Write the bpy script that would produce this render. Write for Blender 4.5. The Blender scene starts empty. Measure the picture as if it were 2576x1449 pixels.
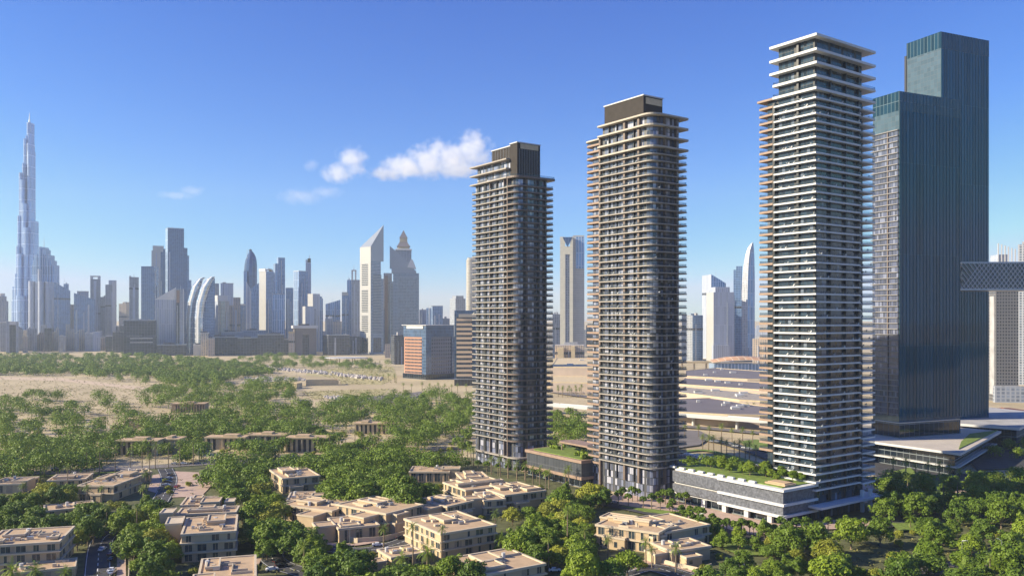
import bpy, math, random
from math import sin, cos, tan, atan2, atan, pi, radians, floor, sqrt
from mathutils import Vector, Matrix
random.seed(7)
SC = bpy.context.scene
COL = SC.collection
# ---------------------------------------------------------------- survey of the site: camera height, focal length in plan units, horizon row
CH, F, CX, HY = 91.0, 2150.0, 1288.0, 805.0
def G(x, y, z=0.0):
    d = F * (CH - z) / (y - HY)
    return ((x - CX) / F * d, d)
def XD(x, d): return ((x - CX) / F * d, d)
def ZH(y, d): return CH + (HY - y) * d / F
def PX(X, Y, Z): return (CX + F * X / Y, HY + F * (CH - Z) / Y)
def ext(c, e, x):
    k = (x - CX) / F
    return (k * c[1] - c[0]) / (e[0] - k * e[1])

# ---------------------------------------------------------------- mesh building
class MB:
    def __init__(s): s.v = []; s.f = []; s.uv = []; s.m = []
    def face(s, pts, uv=None, m=0):
        n = len(s.v); s.v.extend([tuple(p) for p in pts]); s.f.append(tuple(range(n, n + len(pts))))
        s.uv.extend(uv if uv else [(p[0], p[1]) for p in pts]); s.m.append(m)
    def prism(s, poly, z0, zt, ms=0, mt=1, bottom=False, u0=0.0, mb=None):
        n = len(poly); zts = zt if isinstance(zt, (list, tuple)) else [zt] * n
        z0s = z0 if isinstance(z0, (list, tuple)) else [z0] * n
        u = u0
        for i in range(n):
            a, b = poly[i], poly[(i + 1) % n]; l = math.hypot(b[0] - a[0], b[1] - a[1]); j = (i + 1) % n
            s.face([(a[0], a[1], z0s[i]), (b[0], b[1], z0s[j]), (b[0], b[1], zts[j]), (a[0], a[1], zts[i])],
                   [(u, z0s[i]), (u + l, z0s[j]), (u + l, zts[j]), (u, zts[i])], ms)
            u += l
        if mt is not None: s.face([(p[0], p[1], zts[i]) for i, p in enumerate(poly)], None, mt)
        if bottom: s.face([(p[0], p[1], z0s[i]) for i, p in reversed(list(enumerate(poly)))], None, mt if mb is None else mb)
    def box(s, x0, x1, y0, y1, z0, z1, m=0, mt=None, bottom=True):
        s.prism([(x0, y0), (x1, y0), (x1, y1), (x0, y1)], z0, z1, m, m if mt is None else mt, bottom)
    def ring(s, outer, inner, z0, z1, m=0):
        n = len(outer); u = 0
        for i in range(n):
            j = (i + 1) % n; a, b, c, d = outer[i], outer[j], inner[j], inner[i]
            l = math.hypot(b[0] - a[0], b[1] - a[1])
            s.face([(*a, z0), (*b, z0), (*b, z1), (*a, z1)], [(u, z0), (u + l, z0), (u + l, z1), (u, z1)], m)
            s.face([(*c, z0), (*d, z0), (*d, z1), (*c, z1)], [(u, z0), (u + l, z0), (u + l, z1), (u, z1)], m)
            s.face([(*a, z1), (*b, z1), (*c, z1), (*d, z1)], None, m)
            s.face([(*d, z0), (*c, z0), (*b, z0), (*a, z0)], None, m)
            u += l
    def tube(s, p0, p1, r0, r1, n=8, m=0, cap=True):
        p0, p1 = Vector(p0), Vector(p1); ax = (p1 - p0).normalized()
        t = ax.orthogonal().normalized(); b = ax.cross(t)
        A = [p0 + (t * cos(2 * pi * i / n) + b * sin(2 * pi * i / n)) * r0 for i in range(n)]
        B = [p1 + (t * cos(2 * pi * i / n) + b * sin(2 * pi * i / n)) * r1 for i in range(n)]
        for i in range(n):
            j = (i + 1) % n
            s.face([A[i], A[j], B[j], B[i]], [(i / n, 0), ((i + 1) / n, 0), ((i + 1) / n, 1), (i / n, 1)], m)
        if cap: s.face(B, None, m); s.face(A[::-1], None, m)
    def cone(s, poly, z0, apex, m=0):
        n = len(poly)
        for i in range(n):
            a, b = poly[i], poly[(i + 1) % n]
            s.face([(*a, z0), (*b, z0), apex], [(0, 0), (1, 0), (.5, 1)], m)
    def build(s, name, mats, parent=None, loc=(0, 0, 0), rz=0, smooth=False):
        me = bpy.data.meshes.new(name); me.from_pydata(s.v, [], s.f)
        ul = me.uv_layers.new(name='UVMap'); ul.data.foreach_set('uv', [c for p in s.uv for c in p])
        for m in (mats if isinstance(mats, (list, tuple)) else [mats]): me.materials.append(m)
        k = len(me.materials) - 1
        me.polygons.foreach_set('material_index', [min(i, k) for i in s.m])
        if smooth: me.polygons.foreach_set('use_smooth', [True] * len(s.f))
        me.update()
        o = bpy.data.objects.new(name, me); COL.objects.link(o); o.location = loc; o.rotation_euler = (0, 0, rz)
        if parent is not None: o.parent = parent
        return o
def tag(o, label=None, cat=None, group=None, kind=None):
    if label: o['label'] = label
    if cat: o['category'] = cat
    if group: o['group'] = group
    if kind: o['kind'] = kind
    return o
def thing(name, label, cat, loc=(0, 0, 0), rz=0, group=None):
    o = bpy.data.objects.new(name, None); COL.objects.link(o); o.location = loc; o.rotation_euler = (0, 0, rz)
    o.empty_display_size = .5
    return tag(o, label, cat, group)
def kids(o):
    return list(o.children)
def dup(o, parent=None, loc=None, rz=None, scale=None, ch=None):
    c = o.copy(); COL.objects.link(c); c.parent = parent
    if loc is not None: c.location = loc
    if rz is not None: c.rotation_euler = (0, 0, rz)
    if scale is not None: c.scale = scale
    for k in (o.children if ch is None else ch): dup(k, c)
    return c
def rpoly(pts):
    """(x, y, radius) corners, counter-clockwise, to an outline with round corners"""
    out = []; n = len(pts)
    for i in range(n):
        p = Vector(pts[i][:2]); r = pts[i][2] if len(pts[i]) > 2 else 0
        if r <= 0: out.append(tuple(p)); continue
        a = (Vector(pts[i - 1][:2]) - p).normalized(); b = (Vector(pts[(i + 1) % n][:2]) - p).normalized()
        k = max(4, int(r))
        for j in range(k + 1):
            t = j / k; q = p + a * r * (1 - t) ** 2 + b * r * t ** 2
            out.append(tuple(q))
    return out
def circ(cx, cy, r, n=16, ry=None): return [(cx + r * cos(2 * pi * i / n), cy + (ry or r) * sin(2 * pi * i / n)) for i in range(n)]
def rect(x0, x1, y0, y1): return [(x0, y0), (x1, y0), (x1, y1), (x0, y1)]

# ---------------------------------------------------------------- materials
def nmat(name):
    m = bpy.data.materials.new(name); m.use_nodes = True
    nt = m.node_tree; return m, nt, nt.nodes['Principled BSDF']
def N(nt, t, **k):
    n = nt.nodes.new(t)
    for a, v in k.items(): setattr(n, a, v)
    return n
def M(nt, op, a, b=None, c=None):
    n = nt.nodes.new('ShaderNodeMath'); n.operation = op
    for i, v in enumerate((a, b, c)):
        if v is None: continue
        if isinstance(v, (int, float)): n.inputs[i].default_value = v
        else: nt.links.new(v, n.inputs[i])
    return n.outputs[0]
def MIX(nt, f, a, b):
    n = nt.nodes.new('ShaderNodeMix'); n.data_type = 'RGBA'
    for s, v in ((n.inputs[0], f), (n.inputs[6], a), (n.inputs[7], b)):
        if isinstance(v, (int, float)): s.default_value = v
        elif isinstance(v, tuple): s.default_value = (*v[:3], 1)
        else: nt.links.new(v, s)
    return n.outputs[2]
def noise(nt, scale, detail=3, vec=None, rough=.5, obj=False):
    n = nt.nodes.new('ShaderNodeTexNoise'); n.inputs['Scale'].default_value = scale; n.inputs['Detail'].default_value = detail
    n.inputs['Roughness'].default_value = rough
    if vec is None:
        tc = nt.nodes.new('ShaderNodeTexCoord'); vec = tc.outputs['Object'] if obj else None
        if vec is None:
            g = nt.nodes.new('ShaderNodeNewGeometry'); vec = g.outputs['Position']
    nt.links.new(vec, n.inputs['Vector']); return n.outputs['Fac']
def ramp(nt, fac, stops):
    n = nt.nodes.new('ShaderNodeValToRGB'); e = n.color_ramp.elements
    while len(e) < len(stops): e.new(.5)
    for i, (p, c) in enumerate(stops): e[i].position = p; e[i].color = (*c, 1) if len(c) == 3 else c
    nt.links.new(fac, n.inputs[0]); return n.outputs[0]
def plain(name, c, rough=.7, var=.12, sc=.35, metal=0, spec=.4):
    m, nt, b = nmat(name)
    f = noise(nt, sc, 5); lo = tuple(x * (1 - var) for x in c); hi = tuple(min(1, x * (1 + var)) for x in c)
    nt.links.new(ramp(nt, f, [(.3, lo), (.7, hi)]), b.inputs['Base Color'])
    b.inputs['Roughness'].default_value = rough; b.inputs['Metallic'].default_value = metal
    b.inputs['Specular IOR Level'].default_value = spec
    return m
def facade(name, glass, frame, w=3.0, h=3.6, mw=.12, sh=.25, rough=.12, var=.5, curtain=.0, ccol=(.5, .48, .45), metal=.0, frough=.6, big=0, spec=.8, bigc=None, strip=0):
    """curtain wall: panes w by h metres with mullions and spandrels, each pane a tone of its own"""
    m, nt, b = nmat(name)
    uvn = N(nt, 'ShaderNodeUVMap'); sep = N(nt, 'ShaderNodeSeparateXYZ'); nt.links.new(uvn.outputs[0], sep.inputs[0])
    u, v = M(nt, 'DIVIDE', sep.outputs[0], w), M(nt, 'DIVIDE', sep.outputs[1], h)
    fu, fv = M(nt, 'FRACT', u), M(nt, 'FRACT', v)
    mask = M(nt, 'MAXIMUM', M(nt, 'LESS_THAN', fu, mw), M(nt, 'LESS_THAN', fv, sh))
    if big:
        mask = M(nt, 'MAXIMUM', mask, M(nt, 'LESS_THAN', M(nt, 'FRACT', M(nt, 'DIVIDE', u, big)), .9 / big))
    cmb = N(nt, 'ShaderNodeCombineXYZ'); nt.links.new(M(nt, 'FLOOR', u), cmb.inputs[0]); nt.links.new(M(nt, 'FLOOR', v), cmb.inputs[1])
    wn = N(nt, 'ShaderNodeTexWhiteNoise'); nt.links.new(cmb.outputs[0], wn.inputs['Vector'])
    g = MIX(nt, wn.outputs['Value'], tuple(x * (1 - var) for x in glass), tuple(x * (1 + var) for x in glass))
    r = rough
    if curtain > 0:
        w2 = N(nt, 'ShaderNodeTexWhiteNoise'); w2.noise_dimensions = '4D'; nt.links.new(cmb.outputs[0], w2.inputs['Vector']); w2.inputs['W'].default_value = 3.7
        g = MIX(nt, M(nt, 'LESS_THAN', w2.outputs['Value'], curtain), g, ccol)
    if strip:   # soot and weather streaks running down the frame
        pass
    fr = MIX(nt, noise(nt, .06, 4), tuple(x * .85 for x in frame), tuple(min(1, x * 1.1) for x in frame))
    nt.links.new(MIX(nt, mask, g, fr), b.inputs['Base Color'])
    rr = nt.nodes.new('ShaderNodeMix'); rr.inputs[2].default_value = rough; rr.inputs[3].default_value = frough
    nt.links.new(mask, rr.inputs[0]); nt.links.new(rr.outputs[0], b.inputs['Roughness'])
    mm = M(nt, 'MULTIPLY', M(nt, 'SUBTRACT', 1, mask), metal); nt.links.new(mm, b.inputs['Metallic'])
    b.inputs['Specular IOR Level'].default_value = spec
    # panes are never set quite true: tiny tilts break up the reflections
    bp = N(nt, 'ShaderNodeBump'); bp.inputs['Strength'].default_value = .25; bp.inputs['Distance'].default_value = .05
    nt.links.new(wn.outputs['Value'], bp.inputs['Height'])
    return m
# glass, concrete and stone of the city
CREAM = plain('cream_concrete', (.44, .395, .33), .75, .08)
WHITE = plain('white_concrete', (.60, .595, .59), .6, .06)
BRONZE = plain('bronze_and_slab_shade', (.165, .122, .10), .5, .15)  # bronze parts, and the painted shade of tower A's corner slabs
COPPER = plain('copper_brown_soffit', (.30, .205, .15), .6, .12)
TANSLAB = plain('sand_slab', (.335, .295, .255), .7, .1)
DARKBOX = plain('dark_louvre_screen', (.036, .029, .025), .7, .15, spec=.2)
DARKST = plain('charcoal_stone', (.085, .088, .10), .6, .3, .5)
ROOFC = plain('roof_gravel', (.33, .29, .25), .9, .2)
GREYR = plain('grey_roof', (.38, .37, .37), .9, .2, .1)
BLACK = plain('black_metal', (.03, .03, .033), .4, .1)
STEEL = plain('steel', (.42, .44, .47), .35, .1, metal=.6)
PALE = plain('pale_cladding', (.54, .53, .52), .5, .06, .03)
SAND = plain('sand_wall', (.58, .46, .28), .8, .1)
VWALL = plain('villa_render', (.50, .375, .23), .85, .08, .3)
VROOF = plain('villa_terracotta_roof', (.475, .335, .205), .9, .12, .35)
VPAR = plain('villa_parapet', (.56, .46, .33), .8, .07, .4)
VDARK = facade('villa_window_glass', (.035, .05, .06), (.05, .045, .04), 1.1, 1.6, .08, .05, .08, .5)
VPANEL = plain('timber_panel', (.36, .27, .19), .7, .15, 1.5)
ORANGEF = plain('orange_stone', (.48, .24, .15), .7, .06)

G_A = facade('residence_glazing', (.14, .155, .22), (.03, .03, .034), 1.6, 3.66, .10, .10, .10, .8, .22, (.48, .48, .56), .15, big=5)
G_C = facade('teal_residence_glazing', (.022, .040, .060), (.015, .016, .02), 1.7, 3.55, .08, .06, .06, .7, .05, (.18, .21, .26), .0, big=6, spec=.6)
G_Z1 = facade('grey_blue_office_grid', (.13, .18, .21), (.03, .04, .045), 3.0, 3.4, .06, .06, .08, .14, metal=.5)  # grey-blue pane grid of the left and rear faces
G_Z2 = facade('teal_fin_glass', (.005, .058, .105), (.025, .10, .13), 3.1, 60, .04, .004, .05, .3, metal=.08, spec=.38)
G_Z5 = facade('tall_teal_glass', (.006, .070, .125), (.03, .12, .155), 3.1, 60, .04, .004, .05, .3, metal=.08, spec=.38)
G_Z3 = facade('hotel_band_glass', (.16, .17, .22), (.50, .42, .32), 1.5, 3.7, .15, .28, .15, .5, .2, (.62, .60, .6))
G_Z4 = facade('podium_glass', (.010, .016, .024), (.13, .15, .17), 4.5, 8.5, .05, .06, .06, .3)
G_BURJ = facade('silver_blue_cladding', (.22, .36, .62), (.48, .58, .74), 4.2, 40, .35, .05, .16, .25, metal=.55)
G_BLUE = facade('deep_blue_glass', (.04, .095, .22), (.10, .15, .24), 6, 4, .08, .12, .10, .25, metal=.35)
G_BLUE2 = facade('mid_blue_glass', (.09, .17, .33), (.22, .32, .47), 5, 4, .16, .22, .12, .3, metal=.3)
G_BLUE3 = facade('pale_blue_ribs', (.16, .27, .46), (.38, .47, .60), 6, 30, .3, .03, .14, .25, metal=.3)
G_GREY = facade('grey_ribbed', (.18, .21, .27), (.34, .36, .40), 5, 4, .35, .3, .3, .3)
G_LAV = facade('pale_ribbed', (.28, .32, .41), (.47, .50, .57), 4.5, 40, .4, .02, .35, .2)
G_DARK = facade('dark_office', (.035, .042, .055), (.11, .11, .125), 7, 4, .1, .2, .18, .5)
G_RES = facade('cream_residential', (.14, .16, .2), (.52, .47, .38), 5, 3.6, .45, .35, .3, .5)
G_RES2 = facade('sand_residential', (.12, .12, .14), (.55, .44, .33), 4.5, 3.6, .5, .4, .3, .5)
G_RES3 = facade('grey_residential', (.08, .11, .15), (.36, .37, .40), 4.5, 3.6, .4, .35, .3, .5)
G_EM = facade('emirates_grey', (.13, .19, .26), (.30, .35, .41), 4, 4, .18, .42, .2, .3, metal=.2)
G_EMW = facade('cream_aluminium', (.43, .42, .40), (.40, .39, .37), 6, 6, .03, .03, .35, .04)
G_OFF = facade('grey_office_windows', (.03, .045, .07), (.19, .19, .22), 4.6, 5.6, .42, .5, .12, .4)
G_OFFB = facade('blue_curtain', (.06, .11, .2), (.10, .16, .26), 3, 5, .06, .08, .1, .3, metal=.3)
G_ORW = facade('orange_window_grid', (.035, .045, .065), (.66, .36, .22), 3.1, 5.6, .28, .52, .12, .3)
G_BAND = facade('banded_office', (.04, .055, .075), (.74, .53, .33), 3.2, 6.4, .02, .52, .12, .25)
G_GRID = facade('concrete_window_grid', (.03, .035, .045), (.15, .145, .145), 2.9, 3.6, .42, .42, .2, .4)
G_MALL = plain('mall_slab', (.46, .37, .30), .8, .12, .05)
G_MALLD = plain('mall_roof', (.16, .14, .15), .85, .12, .02)

def rail_glass():
    m, nt, b = nmat('balustrade_glass')
    out = nt.nodes['Material Output']; tr = N(nt, 'ShaderNodeBsdfTransparent'); tr.inputs[0].default_value = (.90, .92, .94, 1)
    mx = N(nt, 'ShaderNodeMixShader'); mx.inputs[0].default_value = .16
    b.inputs['Base Color'].default_value = (.07, .095, .11, 1); b.inputs['Roughness'].default_value = .08; b.inputs['Specular IOR Level'].default_value = .8
    nt.links.new(tr.outputs[0], mx.inputs[1]); nt.links.new(b.outputs[0], mx.inputs[2]); nt.links.new(mx.outputs[0], out.inputs[0])
    return m
RAIL = rail_glass()
def leafmat(name, c1, c2, trans=.16):
    m, nt, b = nmat(name); out = nt.nodes['Material Output']
    oi = N(nt, 'ShaderNodeObjectInfo'); f = noise(nt, .45, 2)
    mixf = M(nt, 'ADD', M(nt, 'MULTIPLY', oi.outputs['Random'], .75), M(nt, 'MULTIPLY', f, .5))
    g = N(nt, 'ShaderNodeNewGeometry'); mixf = M(nt, 'ADD', mixf, M(nt, 'MULTIPLY', M(nt, 'SUBTRACT', g.outputs['Random Per Island'], .5), .45))
    col = MIX(nt, M(nt, 'MINIMUM', M(nt, 'MAXIMUM', mixf, 0), 1), c1, c2)
    nt.links.new(col, b.inputs['Base Color']); b.inputs['Roughness'].default_value = .55; b.inputs['Specular IOR Level'].default_value = .3
    t = N(nt, 'ShaderNodeBsdfTranslucent'); nt.links.new(col, t.inputs[0])
    mx = N(nt, 'ShaderNodeMixShader'); mx.inputs[0].default_value = trans
    nt.links.new(b.outputs[0], mx.inputs[1]); nt.links.new(t.outputs[0], mx.inputs[2]); nt.links.new(mx.outputs[0], out.inputs[0])
    return m
LEAF_D = leafmat('dark_green_leaves', (.055, .11, .012), (.15, .22, .018))
LEAF_M = leafmat('fresh_green_leaves', (.085, .155, .012), (.225, .30, .022))
LEAF_Y = leafmat('olive_leaves', (.15, .17, .02), (.34, .35, .035))
LEAF_F = leafmat('sunny_far_leaves', (.13, .20, .015), (.30, .36, .025)); LEAF_G = leafmat('deep_far_leaves', (.07, .13, .012), (.18, .26, .02)); LEAF_H = leafmat('olive_far_leaves', (.20, .22, .025), (.40, .40, .05))
LEAF_P = leafmat('palm_fronds', (.09, .14, .02), (.23, .29, .04))
LEAF_S = leafmat('scrub_leaves', (.10, .11, .035), (.24, .22, .07))
BARK = plain('bark', (.20, .15, .10), .9, .3, 2)

def ground_mat():
    m, nt, b = nmat('sandy_ground')
    n1, n2, n3 = noise(nt, .012, 6), noise(nt, .12, 5, rough=.65), noise(nt, .9, 4, rough=.7)
    c = ramp(nt, n1, [(.35, (.39, .31, .175)), (.6, (.51, .41, .245))])
    c = MIX(nt, M(nt, 'MULTIPLY', M(nt, 'GREATER_THAN', n2, .56), .45), c, (.34, .25, .165))
    c = MIX(nt, M(nt, 'MULTIPLY', M(nt, 'GREATER_THAN', n3, .60), .45), c, (.26, .20, .12))
    nt.links.new(c, b.inputs['Base Color']); b.inputs['Roughness'].default_value = .95
    bp = N(nt, 'ShaderNodeBump'); bp.inputs['Strength'].default_value = .6; bp.inputs['Distance'].default_value = .6
    nt.links.new(n3, bp.inputs['Height']); nt.links.new(bp.outputs[0], b.inputs['Normal'])
    return m
GROUND = ground_mat()
ASPH = plain('asphalt', (.055, .053, .056), .9, .25, .2)
ASPH2 = plain('sunbleached_asphalt', (.17, .15, .14), .9, .15, .1)
PAVE = plain('pink_paving', (.46, .33, .26), .85, .12, .3)
LAWN = plain('lawn_green', (.15, .21, .035), .95, .3, .4)
PAINT = plain('road_paint', (.8, .8, .78), .7, .05)
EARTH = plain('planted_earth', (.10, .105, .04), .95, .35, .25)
SCRUBG = plain('dry_scrub_ground', (.40, .34, .16), .95, .3, .15)
# ================================================================ the three residential towers
TH = radians(35.4); E2 = (cos(TH), sin(TH)); E1 = (-sin(TH), cos(TH))
FOOT = []          # footprints trees keep out of: list of world polygons
def foot(root_xy, rz, x0, x1, y0, y1, mar=3.0):
    c, s = cos(rz), sin(rz)
    FOOT.append([(root_xy[0] + c * x - s * y, root_xy[1] + s * x + c * y) for x, y in ((x0 - mar, y0 - mar), (x1 + mar, y0 - mar), (x1 + mar, y1 + mar), (x0 - mar, y1 + mar))])
def inset_line(poly, k):
    cx = sum(p[0] for p in poly) / len(poly); cy = sum(p[1] for p in poly) / len(poly)
    out = []
    for x, y in poly:
        l = math.hypot(x - cx, y - cy); out.append((x - (x - cx) / l * k, y - (y - cy) / l * k))
    return out
def slabset(root, outline, zs, mat, th=.8, rail=True, name='balcony_slab', lab=None, railh=1.15):
    m = MB(); m.prism(outline, 0, th, 0, 0, True)
    first = m.build(name, mat, root, (0, 0, zs[0]))
    if lab: first['label'] = lab
    if rail:
        r = MB(); po = inset_line(outline, .25); pi_ = inset_line(outline, .31); r.ring(po, pi_, th, th + railh, 0)
        r.build('glass_balustrade', RAIL, first)
    ch = kids_known(first)
    for z in zs[1:]: dup(first, root, (0, 0, z), ch=ch)
    return first
def kids_known(o): return [x for x in bpy.data.objects if x.parent == o]
def furniture(root, spots, zs, seed, p=.5):
    """pale balcony chairs and tables, as specks on some balconies: one mesh of the floor's loose seats per storey is overkill at this size"""
    rnd = random.Random(seed); m = MB()
    for z in zs:
        for (x, y) in spots:
            if rnd.random() < p:
                xx, yy = x + rnd.uniform(-1, 1), y + rnd.uniform(-1.5, 1.5)
                m.box(xx - .3, xx + .3, yy - .3, yy + .3, z + .8, z + 1.25, 0); m.box(xx + .2, xx + .3, yy - .3, yy + .3, z + 1.25, z + 1.7, 0)
                if rnd.random() < .5: m.box(xx - .35, xx + .35, yy + .7, yy + 1.3, z + 1.4, z + 1.5, 0); m.box(xx - .05, xx + .05, yy + .95, yy + 1.05, z + .8, z + 1.4, 0)
    return m
def zgrid(top, pitch, bot):
    out = []; z = top
    while z > bot: out.append(z); z -= pitch
    return out

# ---------------------------------------------------------------- tower A, left of the three
dA = 511.0; A0 = XD(1300, dA)
a1 = ext(A0, E2, 1395.5); b1 = ext(A0, E1, 1186.5)
A = thing('apartment_tower', 'brown residential tower with rounded balconies, shortest and furthest left of the three', 'apartment tower', (*A0, 0), TH)
foot(A0, TH, -2, a1, -2, b1)
zz = zgrid(171.3, 3.66, 16)
body = rpoly([(1.6, 1.6, 6), (a1 - 4, 1.6, 2), (a1 - 4, b1 - 2.5), (1.6, b1 - 2.5)])
m = MB(); m.prism(body, 0, 177.3, 0, 1); m.build('glazed_walls', [G_A, GREYR], A)
m = MB(); m.prism(rect(2.2, a1 - 6, 9, b1 - 3.5), 177.3, 188.3, 0, 1); m.build('penthouse_walls', [G_A, GREYR], A)
m = MB(); m.prism([(1.7, 1.9), (19, 1.9), (19, 34), (5, 34), (5, 9.2), (1.7, 9.2)], 177.4, 197.5, 0, 1)
bxa = m.build('rooftop_screen', [DARKBOX, GREYR], A)
m = MB(); m.ring([(1.3, 1.5), (19.3, 1.5), (19.3, 34.4), (4.6, 34.4), (4.6, 9.6), (1.3, 9.6)], [(2, 2.2), (18.6, 2.2), (18.6, 33.6), (5.4, 33.6), (5.4, 8.9), (2, 8.9)], 197.5, 198.1, 0); m.build('coping', PALE, bxa)
m = MB(); m.box(4, 17.5, 1.72, 1.88, 194.2, 197.2, 0); m.build('roof_panel', SAND, bxa)
m = MB()
for k in range(13): m.box(3.2 + k * 1.25, 3.28 + k * 1.25, 1.7, 1.9, 178, 194, 0)
m.build('screen_rib', STEEL, bxa)
m = MB()
for k in range(8): m.box(4.85, 5.0, 12 + k * 3, 12.1 + k * 3, 189, 197, 0)
m.build('screen_rib', STEEL, bxa)
left = [(-.4, 9.2), (a1, 9.2), (a1, b1), (-.4, b1)]
slabset(A, rpoly([(-.6, 9.4), (a1 - 4, 9.4), (a1 - 4, b1), (-.6, b1, 2)]), zz, TANSLAB, .55)
slabset(A, rpoly([(-1.2, 9.4), (a1 - 4, 9.4), (a1 - 4, b1 + .6), (-1.2, b1 + .6)]), [188.3, 182.6, 177.0], TANSLAB, .8, False, 'crown_slab')
ra = rpoly([(-.9, -.2, 8), (a1, -.2, 3), (a1, 8.8), (-.9, 8.8)])
slabset(A, ra, zz, BRONZE, .85, True, 'corner_balcony_slab')  # darker brown paints shade into the slabs of this wing
slabset(A, rpoly([(-1.2, -.6, 8), (a1 + .6, -.6, 2), (a1 + .6, 9), (-1.2, 9)]), [176.6], BRONZE, 1.2, True, 'corner_crown_slab')
m = MB(); m.box(-.7, 1.8, 8.7, 9.4, 0, 177, 0); m.build('seam_wall', BRONZE, A)
for y, w, mt in ((13.6, .5, BRONZE), (22.5, 1.6, BLACK), (29, .5, BRONZE), (35, 1.5, BLACK), (42.5, 1.2, BLACK)):  # black strips stand in for the shade of recesses between bays
    m = MB(); m.box(.1 if mt is BRONZE else .9, 1.7, y, y + w, 6, 176.5, 0); m.build('divider_or_recess_shade', mt, A)
for x in (7.5, 16.5, 21.5):
    m = MB(); m.box(x, x + 1.0, .3, 1.8, 6, 176, 0); m.build('divider_or_recess_shade', BLACK if x > 10 else BRONZE, A)
furniture(A, [(0.6, y) for y in (12, 18, 27, 31, 38, 46)] + [(a1 - 2, 3)], zz, 3, .45).build('balcony_furniture', PALE, A)
m = MB(); m.prism(rpoly([(-.9, -.9, 8), (a1 + 1, -.9, 2), (a1 + 1, b1 + 1), (-.9, b1 + 1)]), 7.5, 8.3, 0, 0, True); m.build('canopy', TANSLAB, A)

# ---------------------------------------------------------------- tower B, in the middle
dB = 428.0; B0 = XD(1640, dB)
a2 = ext(B0, E2, 1728); b2 = ext(B0, E1, 1508.5); b3 = ext(B0, E1, 1466)
B = thing('apartment_tower', 'tall residential tower with one rounded corner and dark rooftop box, middle of the three', 'apartment tower', (*B0, 0), TH)
foot(B0, TH, -2, a2, -2, b3)
zb = zgrid(174.4, 3.52, 14)
body = rpoly([(1.7, 1.7, 5.5), (a2 - 3.6, 1.7, 1), (a2 - 3.6, b2 - .6), (1.7, b2 - .6)])
m = MB(); m.prism(body, 0, 194.6, 0, 1); m.build('glazed_walls', [G_A, GREYR], B)
bx = rpoly([(2.4, 8.5), (16.0, 8.5), (16.0, b2 - 1.2), (2.4, b2 - 1.2)])
m = MB(); m.prism(bx, 195.2, 205.5, 0, 1); bxb = m.build('rooftop_screen', [DARKBOX, GREYR], B)
m = MB(); m.ring(rect(2.0, 16.4, 8.1, b2 - .8), rect(3.4, 15, 9.5, b2 - 2.2), 205.5, 206.1, 0); m.build('coping', PALE, bxb)
m = MB(); m.box(4, 15.6, 8.34, 8.48, 201.6, 204.9, 0); m.build('roof_panel', SAND, bxb)
fa = [(-.7, -.7, 6), (a2 + .3, -.7, 2), (a2 + .3, b2), (-.7, b2, 0)]
slabset(B, rpoly(fa), zb, TANSLAB, .55)
slabset(B, rpoly([(-1.3, -1.3, 7), (a2 + .9, -1.3, 2), (a2 + .9, b2 + 1), (-1.3, b2 + 1, 1)]), [194.3, 188.9, 183.2, 178.0], CREAM, .85, False, 'crown_slab')
sl = rpoly([(1.0, b2 + 1.6), (11, b2 + 1.6), (11, b3 - 2, 3), (1.0, b3, 4)])
slabset(B, sl, zgrid(185.6, 3.52, 12), COPPER, 1.0, True, 'wing_balcony_slab', 'copper brown slab of the narrow side wing')
m = MB(); m.prism(rect(2.6, 10.5, b2 - 2, b3 - 5.5), 0, 187, 0, 1); m.build('wing_walls', [G_A, GREYR], B)
m = MB(); m.prism(rpoly([(.4, b2 + 1), (11.6, b2 + 1), (11.6, b3 - 1, 3), (.4, b3 + .5, 5)]), 188.2, 189.0, 0, 0, True); m.build('wing_roof', CREAM, B)
m = MB(); m.box(.6, 2, b2 + .2, b2 + 1.4, 0, 188, 0); m.build('seam_wall', BRONZE, B)
for y, w, mt in ((9.4, 1.4, BRONZE), (14, .4, BLACK), (20, 1.4, BRONZE), (27, .4, BLACK), (33, .5, BLACK)):
    m = MB(); m.box(.2 if mt is BRONZE else .9, 1.9, y, y + w, 8, 194, 0); m.build('divider_or_recess_shade', mt, B)
for x in (9.5, 17.5):
    m = MB(); m.box(x, x + .9, .1, 1.9, 8, 194, 0); m.build('divider_or_recess_shade', BRONZE, B)
furniture(B, [(0.5, y) for y in (12, 15, 22, 26, 30, 34)] + [(5, .6), (14, .6), (a2 - 1.8, 2), (a2 - 1.6, 6)], zb, 5, .45).build('balcony_furniture', PALE, B)

# ---------------------------------------------------------------- tower C, nearest
dC = 387.0; C0 = XD(2052, dC)
a3 = ext(C0, E2, 2199); b4 = ext(C0, E1, 1947); b5 = ext(C0, E1, 1905)
Cc = thing('apartment_tower', 'tallest white-banded residential tower with a sharp corner and teal glass', 'apartment tower', (*C0, 0), TH)
foot(C0, TH, -2, a3, -2, b5)
zc = zgrid(191.4, 3.56, 11)
m = MB(); m.prism(rect(1.6, a3 - 8, 1.6, b4 - 1.5), 0, 219.2, 0, 1); m.build('glazed_walls', [G_C, GREYR], Cc)
m = MB(); m.prism(rect(a3 - 8.2, a3 - 4.2, 3.5, b4 - 1.5), 0, 195, 0, 1); m.build('end_wall', [G_C, GREYR], Cc)
split = a3 - 11.5
def cslab(z, kind):
    pass
slabset(Cc, [(-.3, -.3), (split, -.3), (split, 3.6), (a3 - 4, 3.6), (a3 - 4, b4), (-.3, b4)], zc, WHITE, .75)
slabset(Cc, [(split + .5, -1.1), (a3, -.6), (a3, 9), (split + .5, 9)], [z - .55 for z in zc], WHITE, .75, True, 'end_balcony_slab')
slabset(Cc, [(-1.5, -1.5), (a3 - 1, -1.5), (a3 - 1, b4 + 1.5), (-1.5, b4 + 1.5)], [219.2, 212.6, 206.6], WHITE, 1.15, False, 'crown_slab')
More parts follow.
